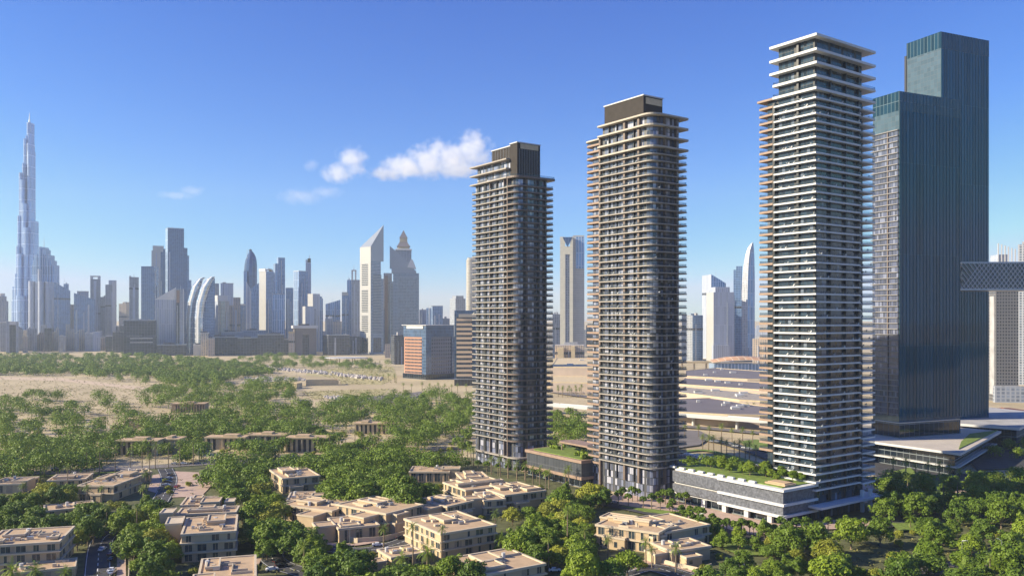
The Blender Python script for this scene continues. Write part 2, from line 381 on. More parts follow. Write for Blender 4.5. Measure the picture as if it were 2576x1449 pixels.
slabset(Cc, [(-.8, -.8), (a3, -.8), (a3, b4 + .2), (-.8, b4 + .2)], [201.0, 195.3], WHITE, 1.15, True, 'upper_slab')
slabset(Cc, [(.8, b4 + 1.4), (13, b4 + 1.4), (13, b5 - 1.0), (1.4, b5)], zgrid(192.0, 3.56, 28), COPPER, 1.0, True, 'wing_balcony_slab', 'tan brown slab of the narrow side wing')
m = MB(); m.prism(rect(2.4, 12, b4 - 1, b5 - 4.2), 8, 195.6, 0, 1); m.build('wing_walls', [G_C, GREYR], Cc)
m = MB(); m.prism([(.2, b4 + 1), (13.4, b4 + 1), (13.4, b5 + .2), (.6, b5 + .6)], 195.6, 196.6, 0, 0, True); m.build('wing_roof', COPPER, Cc)
for y in (9.6,):
    m = MB(); m.box(.6, 1.8, y, y + 1.1, 8, 219, 0); m.build('divider_or_recess_shade', BLACK, Cc)
for x in (12, 24, split - .6):
    m = MB(); m.box(x, x + .7, .5, 1.9, 8, 212, 0); m.build('divider_or_recess_shade', BLACK, Cc)
m = MB(); m.box(.6, 2.5, b4 + .1, b4 + 1.3, 6, 194, 0); m.build('seam_wall', BLACK, Cc)
furniture(Cc, [(0.5, y) for y in (3, 6, 12, 15, 19)] + [(x, .6) for x in (4, 9, 16, 21, 28, 34)] + [(a3 - 2, 2), (a3 - 1.6, 6)], zc, 8, .42).build('balcony_furniture', PALE, Cc)
for (x, y) in ((a3 - 13, -2.2), (a3 - 8, -3.2)):
    m = MB(); m.box(x, x + 1.4, y, y + 1.4, 0, 10.5, 0); m.build('entrance_column', WHITE, Cc)
m = MB(); m.prism([(-3, -5), (a3 + 1, -5), (a3 + 1, 12), (-3, 14)], 6.2, 7.2, 0, 0, True); m.build('entrance_canopy', WHITE, Cc)

# ---------------------------------------------------------------- podium between A and B (brown bands, green roof)
def leafy_planting(m, x0, x1, y0, y1, z, n, r, rnd, s=.5, m_i=0):
    for _ in range(n):
        cx, cy, rr = rnd.uniform(x0, x1), rnd.uniform(y0, y1), r * rnd.uniform(.6, 1.1)
        for _k in range(60):
            d = Vector((rnd.gauss(0, 1), rnd.gauss(0, 1), rnd.gauss(0, 1))).normalized()
            p = Vector((cx, cy, z + rr * .8)) + d * rr * rnd.uniform(.7, 1.0)
            t = d.orthogonal().normalized() * s * rnd.uniform(.6, 1.2); b = d.cross(t).normalized() * s * rnd.uniform(.6, 1.2)
            m.face([p - t - b, p + t - b * .6, p + t + b, p - t * .7 + b], None, m_i)
P0 = G(1463, 1226)
pod = thing('podium', 'low brown-banded podium block with green roof between the two brown towers', 'podium', (*P0, 0), TH)
lb = ext(P0, E1, 1328); la = 26
foot(P0, TH, -1, la, -1, lb)
m = MB(); m.prism(rect(0, la, 0, lb), 0, 4.2, 0, 1); m.build('arcade_walls', [G_Z4, ROOFC], pod)
m = MB(); m.prism(rect(-.5, la, -.5, lb + .5), 5.8, 13.2, 0, 1); m.build('clad_walls', [facade('podium_clad_glass', (.06, .065, .075), (.13, .13, .14), 2.6, 8, .06, .02, .3, .15), ROOFC], pod)
for z in (4.2, 13.2):
    m = MB(); m.prism(rect(-1.3, la, -1.3, lb + 1.3), z, z + 1.6, 0, 0, True); m.build('cornice', COPPER, pod)
m = MB(); m.prism(rpoly([(1, 1, 3), (la - 1, 1, 3), (la - 1, lb - 2, 4), (1, lb - 2, 4)]), 14.8, 15.2, 0, 0); m.build('roof_lawn', LAWN, pod)
rnd = random.Random(4)
m = MB(); leafy_planting(m, 2, 12, 2, 14, 15.2, 9, 1.8, rnd); leafy_planting(m, 12, 20, lb - 12, lb - 4, 15.2, 7, 1.4, rnd); m.build('roof_planting', LEAF_M, pod)
m = MB(); m.prism(rpoly([(12, 4, 2), (24, 4, 2), (24, lb - 14, 4), (12, lb - 12, 5)]), 19.4, 20.3, 0, 0, True)
for x, y in ((13, 6), (13, lb - 16), (22, 6), (22, lb - 18)): m.prism(circ(x, y, .35, 8), 15.2, 19.4, 0, 0)
m.build('roof_pavilion', COPPER, pod)
# ---------------------------------------------------------------- white podium between B and C
Q0 = G(1970, 1325)
pc = thing('podium', 'long white-banded podium with charcoal cladding and roof garden beside the tallest tower', 'podium', (*Q0, 0), TH)
lq = ext(Q0, E1, 1692); wq = 24
foot(Q0, TH, -2, wq, -2, lq)
CLAD = plain('split_charcoal_slate', (.11, .115, .135), .55, .45, .9)
m = MB(); m.prism(rect(2.5, wq, 2, lq), 0, 3.9, 0, 1); m.build('ground_floor_walls', [G_Z4, ROOFC], pc)
m = MB(); m.prism(rect(0, wq, 0, lq), 5.0, 9.0, 0, 1); m.prism(rect(0, wq, 0, lq), 10.1, 15.4, 0, 1); m.build('clad_walls', [CLAD, ROOFC], pc)
for z, k in ((3.9, 1.1), (9.0, 1.1), (15.4, 1.2)):
    m = MB(); m.prism([(-k, -k), (wq, -k), (wq, lq), (1.5, lq), (1.5, lq * .55), (-k, lq * .55)], z, z + 1.1, 0, 0, True); m.build('white_band', WHITE, pc)
m = MB(); m.prism(rect(2, wq - 1, 2, lq - 1), 16.5, 16.9, 0, 0); m.build('roof_lawn', LAWN, pc)
m = MB(); m.prism(rect(4, 12, 2, 13), 16.9, 17.6, 0, 0); m.prism(rect(5, 11, 3, 12), 17.6, 18.0, 0, 0); m.build('roof_deck', VROOF, pc)
for k in range(9):
    m = MB(); m.box(0, 1.5, 0, 3.4, 0, .9, 0); m.build('white_planter', WHITE, pc, (.6, 16 + k * 6.2, 16.6))
for k in range(4):
    m = MB(); m.box(0, 1.6, 0, 2.4, 0, 3.9, 0); m.build('column', PALE, pc, (-.2, 6 + k * 13, 0))

# ================================================================ the joined blue glass towers behind on the right
def tower_at(x, d, th, xr, xl):
    c = XD(x, d); e2, e1 = (cos(th), sin(th)), (-sin(th), cos(th))
    return c, ext(c, e2, xr), ext(c, e1, xl)
t22 = radians(24)
dz = 559.0; Z0, za, zbb = tower_at(2262, dz, t22, 2416, 2196)
OZ = thing('office_tower', 'dark blue finned glass tower, the lower one, with a banded hotel side', 'skyscraper', (*Z0, 14), t22)
foot(Z0, t22, -2, za, -2, zbb)
ht = ZH(232, dz) - 14
m = MB()
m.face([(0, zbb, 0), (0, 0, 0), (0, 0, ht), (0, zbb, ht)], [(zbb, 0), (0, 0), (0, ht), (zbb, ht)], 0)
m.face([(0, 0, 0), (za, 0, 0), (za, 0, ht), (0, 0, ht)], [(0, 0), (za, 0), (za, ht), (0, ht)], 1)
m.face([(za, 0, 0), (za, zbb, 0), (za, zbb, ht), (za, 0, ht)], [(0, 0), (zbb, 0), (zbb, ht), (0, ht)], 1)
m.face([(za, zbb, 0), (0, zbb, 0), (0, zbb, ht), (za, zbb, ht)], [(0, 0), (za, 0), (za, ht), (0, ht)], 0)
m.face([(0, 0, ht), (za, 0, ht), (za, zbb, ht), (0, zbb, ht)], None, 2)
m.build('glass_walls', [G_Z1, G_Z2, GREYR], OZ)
fin = MB()
k = 0; x = .2
while x < za:
    fin.box(x, x + .1, -.28, -.002, 12, ht, 0); x += 3.1
fin.build('vertical_fin', plain('teal_fin', (.025, .11, .15), .3, .1, metal=.4), OZ)
zs = zgrid(ZH(328, dz) - 14, 3.72, 20)
m = MB(); m.box(-.45, -.05, .4, zbb, 14, zs[0], 0); m.build('hotel_glazing', facade('hotel_windows', (.07, .08, .13), (.12, .12, .13), 1.35, 3.72, .14, .2, .12, .5, .10, (.20, .22, .31)), OZ)
slabset(OZ, rect(-1.3, -.45, .2, zbb + 1), zs, plain('grey_bronze_band', (.21, .20, .20), .6), .6, False, 'floor_band')
m = MB(); m.box(-1.0, -.45, zbb * .38, zbb * .38 + .7, 14, zs[0] + 1, 0); m.build('pilaster', BRONZE, OZ)
m = MB(); m.prism([(-1.4, -1.4), (za - 3, -1.4), (za - 3, zbb), (-1.4, zbb)], 0, 9.5, 0, 1); m.build('lobby_glazing', [G_Z4, GREYR], OZ)
m = MB(); m.box(-1.7, za - 2.7, -1.7, zbb, 9.5, 10.1, 0); m.build('lobby_beam', STEEL, OZ)
dz2 = 640.0; Y0, ya, yb = tower_at(2367, dz2, t22, 2487.5, 2281)
TZ = thing('office_tower', 'tallest dark blue glass skyscraper rising behind the lower blue tower', 'skyscraper', (*Y0, 14), t22)
foot(Y0, t22, -2, ya, -2, yb)
ht2 = ZH(82, dz2) - 14
m = MB()
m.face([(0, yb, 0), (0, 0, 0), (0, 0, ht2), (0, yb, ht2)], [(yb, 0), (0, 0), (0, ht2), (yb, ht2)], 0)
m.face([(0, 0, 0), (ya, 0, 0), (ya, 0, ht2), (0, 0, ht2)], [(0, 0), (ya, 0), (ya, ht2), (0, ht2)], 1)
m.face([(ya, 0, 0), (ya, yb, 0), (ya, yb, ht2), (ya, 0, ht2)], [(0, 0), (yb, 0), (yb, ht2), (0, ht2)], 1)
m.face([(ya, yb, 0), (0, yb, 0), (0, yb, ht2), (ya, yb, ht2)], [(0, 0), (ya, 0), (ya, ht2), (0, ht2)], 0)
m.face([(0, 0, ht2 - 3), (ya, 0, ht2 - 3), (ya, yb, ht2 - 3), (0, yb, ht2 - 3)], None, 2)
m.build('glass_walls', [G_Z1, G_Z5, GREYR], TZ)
fin = MB(); x = .2
while x < ya: fin.box(x, x + .1, -.28, -.002, 4, ht2, 0); x += 3.1
fin.build('vertical_fin', bpy.data.materials['teal_fin'], TZ)
m = MB(); m.box(-.5, 1.5, yb, yb + 1.8, 0, ht2 - 9, 0); m.build('edge_fin', BLACK, TZ)
# crowns: taller glass screen around each roof
for root, L, W, h in ((OZ, za, zbb, ht), (TZ, ya, yb, ht2)):
    m = MB(); m.ring(rect(-.1, L + .1, -.1, W + .1), rect(.5, L - .5, .5, W - .5), h - 12, h + .6, 0)
    m.build('roof_screen', facade('crown_screen', (.010, .042, .07), (.03, .075, .10), 3.1, 20, .12, .02, .12, .3, metal=.3), root)
# the cantilevered link
lz0, lz1 = ZH(728, 590), ZH(661, 590)
L0 = XD(2419, 590)
LK = thing('sky_bridge', 'horizontal cantilevered bridge wrapped in a white diagonal lattice between the blue towers', 'sky bridge', (*L0, lz0), radians(-4))
Lh = lz1 - lz0
m = MB(); m.box(.8, 118, .8, 24, .5, Lh - .5, 0); m.build('glazed_core', facade('link_glass', (.05, .085, .10), (.13, .18, .20), 3, 4.5, .08, .1, .1, .4), LK)
m = MB(); m.box(0, 119, 0, 25, -.6, .5, 0); m.box(0, 119, 0, 25, Lh - .5, Lh + .5, 0); m.build('edge_beam', STEEL, LK)
m = MB(); n = 40; s = 119 / n
for i in range(n + 5):
    for sg in (1, -1):
        xa, xb = i * s, i * s + sg * (Lh) * .72
        pa, pb = (xa, .25, .2), (xb, .25, Lh - .2)
        def cl(p, q):
            t0, t1 = 0, 1; dx = q[0] - p[0]
            for lim, sgn in ((0, 1), (119, -1)):
                if dx == 0: continue
                t = (lim - p[0]) / dx
                if (dx > 0) == (sgn > 0): t0 = max(t0, t)
                else: t1 = min(t1, t)
            if t0 >= t1: return None
            f = lambda t: tuple(p[k] + (q[k] - p[k]) * t for k in range(3)); return f(t0), f(t1)
        r = cl(pa, pb)
        if r: m.tube(r[0], r[1], .34, .34, 4, cap=False)
for i in range(10):
    for sg in (1, -1):
        ya_, yb_ = i * s * .9, i * s * .9 + sg * Lh * .72
        if 0 <= yb_ <= 25 and ya_ <= 25: m.tube((.25, ya_, .2), (.25, yb_, Lh - .2), .34, .34, 4, cap=False)
m.build('diagonal_lattice', PALE, LK)
# podium of the blue towers
p1, p2, p3 = G(2180, 1108, 14), G(2417, 1140, 14), G(2519, 1084, 14)
PZ = thing('podium', 'dark glass podium with pale overhanging roof under the blue glass towers', 'podium', (*p2, 0), 0)
R_ = lambda p, k=0: (p[0] - p2[0], p[1] - p2[1])
q4 = (p3[0] - p2[0] - 60, p3[1] - p2[1] + 70); q5 = (p1[0] - p2[0] - 20, p1[1] - p2[1] + 90)
op = [(0, 0), R_(p3), q4, q5, R_(p1)]
ip = inset_line(op, 7)
m = MB(); m.prism(ip, 0, 11.5, 0, 1); m.build('glazed_walls', [G_Z4, ROOFC], PZ)
m = MB(); m.prism(op, 12.6, 14.0, 0, 1, True); m.build('roof_slab', [PALE, plain('pale_terrace', (.50, .44, .37), .8, .1, .1)], PZ)
m = MB(); m.prism(inset_line(op, 3), 4.6, 5.4, 0, 0, True); m.build('mid_canopy', PALE, PZ)
m = MB(); m.prism(inset_line(op, 2.5), 11.5, 12.6, 0, 0, True); m.build('soffit', BLACK, PZ)
g1, g2, g3, g4 = G(2412, 1130, 14), G(2510, 1083, 14), G(2440, 1092, 14), G(2418, 1112, 14)
m = MB(); m.prism([R_(g1), R_(g2), R_(g3), R_(g4)], 14.01, 14.5, 0, 0); m.build('roof_lawn', LAWN, PZ)
FOOT.append([(x + p2[0], y + p2[1]) for x, y in op])
# second podium further right, behind
w1, w2, w3 = G(2404, 1064, 16), G(2565, 1076, 16), G(2640, 1040, 16)
PW = thing('podium', 'flat pale-roofed entrance block right of the blue towers, behind the larger podium', 'podium', (*w2, 0), 0)
op = [(0, 0), (w3[0] - w2[0], w3[1] - w2[1]), (w3[0] - w2[0] - 20, w3[1] - w2[1] + 50), (w1[0] - w2[0], w1[1] - w2[1] + 50), (w1[0] - w2[0], w1[1] - w2[1])]
m = MB(); m.prism(inset_line(op, 6), 0, 14.2, 0, 1); m.build('glazed_walls', [G_Z4, ROOFC], PW)
m = MB(); m.prism(op, 14.2, 16, 0, 1, True); m.build('roof_slab', [PALE, GREYR], PW)
FOOT.append([(x + w2[0], y + w2[1]) for x, y in op])
# copper lattice canopy
c1 = G(2560, 1046, 10)
CA = thing('lattice_canopy', 'low rust red lattice canopy beyond the blue tower podium at the right', 'canopy', (*c1, 0), radians(10))
m = MB()
for i in range(9):
    m.tube((i * 9 - 70, 0, 12 + 3 * sin(i * .5)), (i * 9 - 50, 45, 15 + 3 * sin(i * .5 + 1)), .5, .5, 4)
    m.tube((i * 9 - 50, 0, 12 + 3 * sin(i * .5)), (i * 9 - 70, 45, 15 + 3 * sin(i * .5 + 1)), .5, .5, 4)
m.build('roof_lattice', plain('rust_lattice', (.30, .10, .05), .6), CA)
m = MB(); m.prism(rect(-75, 30, -1, 46), 11, 11.8, 0, 0, True); m.build('canopy_roof', plain('rust_roof', (.16, .06, .04), .7), CA)
for x, y in ((-68, 3), (-30, 3), (10, 3), (-68, 40), (10, 40)):
    m = MB(); m.prism(circ(x, y, .5, 8), 0, 11, 0, 0); m.build('column', STEEL, CA)
# ================================================================ the skyline
class T: pass
def hi(name, label, cat, x0, xc, x1, yt, d, mat, mats2=None, th=None, group=None, roof=None, body='tower_body', deep=None, z0=0, ytl=None, ytr=None, build=True):
    """a box tower whose near corner stands at column xc (None: seen face on); ytl / ytr tilt its roof"""
    t = T(); face_on = xc is None
    xm = x0 if face_on else xc
    ph = atan((((x0 + x1) / 2 if face_on else xc) - CX) / F)
    if th is None: th = -ph if face_on else atan2(xc - x0, x1 - xc) - ph
    c = XD(xm, d); e2, e1 = (cos(th), sin(th)), (-sin(th), cos(th))
    t.La = ext(c, e2, x1); t.Lb = (deep or t.La * .8) if face_on else ext(c, e1, x0)
    if deep and not face_on and deep < 0: t.Lb = -deep
    t.h = ZH(yt, d); t.root = thing(name, label, cat, (*c, z0), th, group); t.d = d; t.c = c; t.th = th
    t.zh = lambda y: ZH(y, d) - z0
    zr = zl = t.h - z0
    if ytr is not None: zr = ZH(ytr, d) - z0
    if ytl is not None: zl = ZH(ytl, d) - z0
    if face_on: tops = [zl, zr, zr, zl]
    else: tops = [t.h - z0, zr, zr + zl - t.h + z0, zl]
    if build:
        m = MB(); m.prism(rect(0, t.La, 0, t.Lb), 0, tops, 0, 1)
        if isinstance(mat, (list, tuple)):   # left face, right face; most left faces are painted paler, as if sunlit
            for i in range(4): m.m[i] = 0 if i in (3, 2) else 2
            t.body = m.build(body, [mat[0], roof or GREYR, mat[1]], t.root)
        else: t.body = m.build(body, [mat, roof or GREYR], t.root)
    return t
def add(t, nm, mat, x0, x1, y0, y1, z0, z1, lab=None):
    m = MB(); m.prism(rect(x0, x1, y0, y1), z0, z1, 0, 1, True); o = m.build(nm, mat, t.root)
    if lab: o['label'] = lab
    return o
def mast(t, x, y, z0, z1, r=1.0):
    m = MB(); m.tube((x, y, z0), (x, y, z1), r, r * .25, 6); m.build('mast', STEEL, t.root)
def parapet(t, h=None, mat=None, k=1.2, hh=4):
    z = t.h if h is None else h
    m = MB(); m.ring(rect(-.4, t.La + .4, -.4, t.Lb + .4), rect(k, t.La - k, k, t.Lb - k), z - .5, z + hh, 0); m.build('parapet', mat or PALE, t.root)
def plant(t, n=2, hh=6, mat=None):
    r = random.Random(int(t.c[0] * 7) & 65535)
    for _ in range(n):
        w, l = t.La * r.uniform(.15, .3), t.Lb * r.uniform(.15, .3); x, y = r.uniform(.1, .6) * t.La, r.uniform(.1, .6) * t.Lb
        add(t, 'roof_plant', mat or GREYR, x, x + w, y, y + l, t.h - .5, t.h + hh * r.uniform(.5, 1))

# ---------------------------------------------------------------- the very tall stepped spire
dK = 3077.0; c = XD(71, dK)
BK = thing('supertall_spire', 'extremely tall slender silver stepped spire, the highest tower of the skyline at left', 'skyscraper', (*c, 0), 0)
tubes = [(64.5, 69, 342, 0), (66, 73.5, 308, 6), (72, 76, 338, -3), (61.5, 68, 350, -4), (60.5, 66, 412, -10), (71, 79, 362, -6), (74, 82.5, 381, -10), (55, 62, 437, -16), (60, 70, 455, -18), (66, 76, 515, -24), (53.5, 60, 545, -22), (78, 92.5, 557.5, -14), (72, 84, 575, -28), (52.5, 62, 621, -28), (82, 92, 640, -22), (50, 58, 690, -30), (58, 70, 640, -34), (84, 93, 742, -30), (46.5, 56, 705, -24), (60, 80, 745, -42), (40, 50, 722, -20), (36, 44, 758, -16), (88, 97, 800, -24)]
for i, (xa, xb, yt, off) in enumerate(tubes):
    w = (xb - xa) / F * dK / 2; X = ((xa + xb) / 2 - 71) / F * dK
    m = MB(); z = ZH(yt, dK); o = rpoly([(X - w, off - w, w * .8), (X + w, off - w, w * .8), (X + w, off + 30, w * .5), (X - w, off + 30, w * .5)])
    m.prism(o, 0, [z] * len(o), 0, 1); m.build('wing_tier', [G_BURJ, STEEL], BK)
m = MB(); m.tube((0, 8, ZH(330, dK)), (0, 8, ZH(300, dK)), 4.5, 2.2, 8); m.tube((0, 8, ZH(300, dK)), (0, 8, ZH(282, dK)), 1.8, .4, 6); m.build('spire', STEEL, BK)
m = MB(); m.prism(rect(-65, 60, -60, 40), 0, 24, 0, 1); m.build('podium', [G_GREY, GREYR], BK)
# cluster of organ-pipe tiers beside it
d = 2850.0; c = XD(108, d)
OP = thing('stepped_tower', 'cluster of stepped blue ribbed tiers with a needle, right beside the supertall spire', 'skyscraper', (*c, 0), 0)
for i, (xa, xb, yt, off) in enumerate([(79, 84, 664, 0), (84, 90, 655, -6), (90, 95, 642, -10), (95, 100, 640, -14), (99, 104, 628, -12), (104, 109.5, 622, -18), (109, 114, 628, -14), (113, 118.5, 641, -10), (118, 124, 642, -8), (123, 129.5, 655, -4), (128.5, 136, 667, 0), (79, 93, 708, -24), (93, 106, 710, -20), (106, 120, 709, -32), (120, 136.5, 710, -24), (104, 111, 678, -24)]):
    w = (xb - xa) / F * d / 2 * .97; X = ((xa + xb) / 2 - 108) / F * d
    m = MB(); m.prism(rpoly([(X - w, off, w), (X + w, off, w), (X + w, 34), (X - w, 34)]), 0, ZH(yt, d), 0, 1); m.build('tier', [G_LAV if i > 10 else G_BLUE3, PALE], OP)
m = MB(); m.tube((1, 5, ZH(622, d)), (1, 5, ZH(596, d)), 1.2, .3, 6); m.build('mast', STEEL, OP)
for xa in (102, 105, 122): 
    m = MB(); X = (xa - 108) / F * d; m.box(X, X + 5, -1, 3, ZH(640, d), ZH(626 + (xa - 102) * .8, d), 0); m.build('white_finial', WHITE, OP)

FARB = []
def B_(*a, **k):
    t = hi(*a, **k); FARB.append(t); return t
S = 'skyscraper'; O = 'office tower'; R = 'apartment tower'
t = B_('domed_tower', 'grey tower with a stepped rounded top at the far left edge', R, -14, 12, 21, 757, 2700, G_RES3); add(t, 'upper_tier', [G_RES3, GREYR], t.La * .1, t.La * .8, t.Lb * .1, t.Lb * .8, t.h, t.zh(745)); m = MB(); m.prism(circ(t.La * .45, t.Lb * .45, t.La * .3, 12), t.zh(745), t.zh(738), 0, 0); m.build('dome', PALE, t.root)
t = B_('low_office', 'low stepped block left of the portal building under the tall spire', O, 0, None, 34, 812, 2450, G_RES3, deep=30); plant(t); parapet(t)
t = B_('portal_building', 'grey portal building with two piers and a wide lintel at far left', 'building', 16, None, 47, 809, 2350, G_DARK, deep=34, build=False)
w = t.La
for x0, x1 in ((0, .25), (.78, 1.0)): add(t, 'pier', [G_GREY, GREYR], x0 * w, x1 * w, 0, t.Lb, 0, t.h)
add(t, 'lintel', [PALE, GREYR], .25 * w, .78 * w, 0, t.Lb, t.h - 9, t.h); add(t, 'glazed_infill', [G_DARK, GREYR], .25 * w, .78 * w, 3, t.Lb - 2, 0, t.h - 9)
t = B_('slanted_tower', 'wide blue glass slab with a sloping roof right of the organ-pipe cluster', O, 136, None, 177, 709, 2760, G_BLUE2, ytl=709, ytr=731, deep=50)
t = B_('service_tower', 'small flat tower peeping over the sloping blue slab', O, 160, None, 173, 714, 2950, G_BLUE3); plant(t, 1)
t = B_('apartment_block', 'narrow sand-coloured block between two sloping glass slabs', R, 176, None, 187, 766, 2900, G_RES2)
t = B_('slanted_tower', 'blue glass slab whose curved roof falls to the right, left of twin antenna towers', O, 186, None, 238, 737, 2700, G_BLUE2, ytl=737, ytr=753, deep=40)
t = B_('apartment_block', 'ribbed block showing above the falling blue roof', R, 194, None, 223, 735, 2950, G_LAV); parapet(t)
t = B_('apartment_tower', 'slim grey tower with a square opening near its top', R, 227, None, 253, 702, 2850, G_RES3)
for k, (a, b) in enumerate(((0, .28), (.72, 1))): add(t, 'crown_post', [PALE, GREYR], a * t.La, b * t.La, 0, t.Lb, t.h, t.zh(696))
add(t, 'crown_beam', [PALE, GREYR], 0, t.La, 0, t.Lb, t.zh(696), t.zh(693.5)); add(t, 'facade_rib', [G_LAV, GREYR], .35 * t.La, .6 * t.La, -3, 0, 0, t.h - 6)
t = B_('apartment_tower', 'pale stepped block between the two slim grey towers', R, 252, None, 268, 747, 2900, G_RES3); plant(t, 1)
t = B_('apartment_tower', 'slim tower with notched left shoulder and open corner frame', R, 265, None, 293, 716, 2800, G_RES3)
add(t, 'upper_tier', [G_LAV, GREYR], .3 * t.La, t.La, 0, t.Lb, t.h, t.zh(705)); add(t, 'facade_rib', [PALE, GREYR], .62 * t.La, .95 * t.La, -3, 0, 0, t.zh(708))
t = B_('apartment_tower', 'short sandy tower pair right of the open-frame tower', R, 299, 318, 327, 764, 2750, G_RES2); add(t, 'upper_tier', [G_RES2, GREYR], .2 * t.La, .9 * t.La, 0, .6 * t.Lb, t.h, t.zh(760)); plant(t)
t = B_('needle_tower', 'slender grey tower with a pointed arch slot and small mast', R, 325, None, 349, 697, 2600, G_RES3)
add(t, 'slot_frame', [G_LAV, GREYR], .38 * t.La, .62 * t.La, -2.5, 0, 0, t.zh(722)); add(t, 'corner_post', [PALE, GREYR], 0, .22 * t.La, -1, 4, t.h, t.zh(694)); mast(t, .5 * t.La, 5, t.h, t.zh(688))
t = B_('glass_box_tower', 'mid-height blue glass box with a flat roof in front of the beige slab', O, 355, 387, 399, 671, 2500, G_BLUE); parapet(t, None, G_BLUE, hh=1)
t = B_('beige_slab_tower', 'pale beige slab with blank upper wall behind the tall blue box', O, 381, None, 412, 630, 2750, G_EMW); add(t, 'upper_wall', [G_EMW, GREYR], .1 * t.La, t.La, 0, t.Lb, t.h, t.zh(618))
t = B_('stepped_glass_tower', 'blue stepped glass fin squeezed between beige slab and tall blue box', O, 404, None, 420, 634, 2600, G_BLUE); add(t, 'upper_tier', [G_BLUE, GREYR], .4 * t.La, t.La, 0, t.Lb, t.h, t.zh(626))
t = B_('glass_box_tower', 'tallest dark blue glass box of the middle skyline with thin lit edge', O, 416, 422, 463, 574, 2550, (G_BLUE3, G_BLUE)); parapet(t, None, STEEL, hh=1.5)
add(t, 'side_tier', [G_BLUE, GREYR], t.La, t.La + 10, 2, 30, 0, t.zh(622)); add(t, 'side_tier', [G_BLUE2, GREYR], t.La + 10, t.La + 15, 4, 30, 0, t.zh(641)); add(t, 'side_tier', [G_BLUE2, GREYR], t.La + 15, t.La + 22, 6, 30, 0, t.zh(703))
t = B_('wedge_building', 'grey prism with a sail-shaped sloping parapet below the tall blue box', O, 391, None, 443, 752, 2250, G_LAV, deep=40)
m = MB(); m.face([(0, -.1, t.h - 2), (t.La, -.1, t.h - 2), (t.La, -.1, t.zh(722)), (0, -.1, t.zh(752))], None, 0); m.face([(0, 6, t.h - 2), (0, 6, t.zh(752)), (t.La, 6, t.zh(722)), (t.La, 6, t.h - 2)], None, 0)
m.face([(0, -.1, t.zh(752)), (t.La, -.1, t.zh(722)), (t.La, 6, t.zh(722)), (0, 6, t.zh(752))], None, 0); m.build('sloping_parapet', WHITE, t.root)
t = B_('wedge_building', 'dark bronze companion block against the sail-shaped prism', O, 443, None, 463, 727, 2240, G_GREY, deep=30); add(t, 'brown_panel', COPPER, .05 * t.La, .45 * t.La, -1, 0, t.zh(762), t.zh(730)); add(t, 'dark_fin', G_DARK, 0, .4 * t.La, -1, 0, 0, t.zh(762)); add(t, 'white_edge', WHITE, .9 * t.La, t.La, -1, 1, 30, t.h)
t = B_('dark_podium', 'long dark glass block in front of the blue box towers', O, 311, None, 392, 806, 2200, G_DARK, deep=50); plant(t, 4, 5); parapet(t, None, STEEL, hh=1)
add(t, 'lower_volume', [G_DARK, GREYR], .1 * t.La, t.La * 1.02, -22, 0, 0, t.zh(846)); add(t, 'light_band', PALE, .2 * t.La, .9 * t.La, -23, -22, t.zh(852), t.zh(850)); add(t, 'light_band', PALE, .2 * t.La, .9 * t.La, -23, -22, t.zh(862), t.zh(860))
# twin bent silver towers
for nm, xs, d, lab in ((0, [(468, 484, 880), (468, 486, 800), (471, 491, 760), (481, 503, 720), (496, 509, 701), (504, 514, 697.5)], 2280, 'front'), (1, [(489, 513, 885), (489, 513, 800), (492, 517, 762), (503, 529, 722), (517, 536, 702), (527, 538, 695.5)], 2200, 'back')):
    c = XD(xs[0][0], d); ph = -atan((500 - CX) / F)
    r = thing('curved_tower', ('mirror silver horn-shaped tower curving right, left one of the pair' if nm == 0 else 'mirror silver horn-shaped tower curving right, right one of the pair'), O, (*c, 0), ph, 'curved silver towers')
    SIL = bpy.data.materials.get('mirror_silver') or facade('mirror_silver', (.40, .48, .60), (.72, .74, .78), 9, 14, .1, .04, .14, .15, metal=.85)
    s = d / F; m = MB(); prof = []
    for i in range(len(xs) - 1):
        for k in range(4):
            q = k / 4; a, b = xs[i], xs[i + 1]
            prof.append([a[j] + (b[j] - a[j]) * q for j in range(3)])
    prof.append(list(xs[-1])); rings = []
    for (a, b, y) in prof:
        w = (b - a) * s; x = (a - xs[0][0]) * s; z = max(0, ZH(y, d)); z = 0 if y > 870 else z
        rings.append([(x + w / 2 + w / 2 * cos(q) , 16 - 18 * sin(q) * (1 if sin(q) > 0 else 1), z) for q in [2 * pi * k / 14 for k in range(14)]])
    for i in range(len(rings) - 1):
        for k in range(14):
            j = (k + 1) % 14; m.face([rings[i][j], rings[i][k], rings[i + 1][k], rings[i + 1][j]], [(j * 5, rings[i][j][2]), (k * 5, rings[i][k][2]), (k * 5, rings[i + 1][k][2]), (j * 5, rings[i + 1][j][2])], 0)
    m.face(rings[-1], None, 0); m.build('curved_shell', SIL, r, smooth=True)
    m = MB()
    for i in range(len(rings) - 1):
        a, b = rings[i], rings[i + 1]; f = lambda R, k, o: (R[k][0], R[k][1] - o, R[k][2])
        m.face([f(a, 5, .5), f(a, 4, .5), f(b, 4, .5), f(b, 5, .5)], None, 0)
    m.build('bright_rib', WHITE, r)
    q = [((x_ - xs[0][0]) * s, max(0, ZH(y_, d))) for x_, y_ in (((509, 900), (538, 900), (538, 699), (531, 704), (519, 736), (511, 780)) if nm else ((482, 900), (506, 900), (506, 760), (512, 712), (498, 732), (486, 780)))]
    m = MB(); m.face([(p[0], 12, p[1]) for p in q], [(p[0], p[1]) for p in q], 0); m.face([(p[0], 34, p[1]) for p in q], [(p[0], p[1]) for p in q], 0)
    for p0, p1 in zip(q, q[1:] + q[:1]): m.face([(p0[0], 12, p0[1]), (p1[0], 12, p1[1]), (p1[0], 34, p1[1]), (p0[0], 34, p0[1])], [(0, p0[1]), (0, p1[1]), (22, p1[1]), (22, p0[1])], 0)
    m.build('glass_side', G_BLUE2, r)
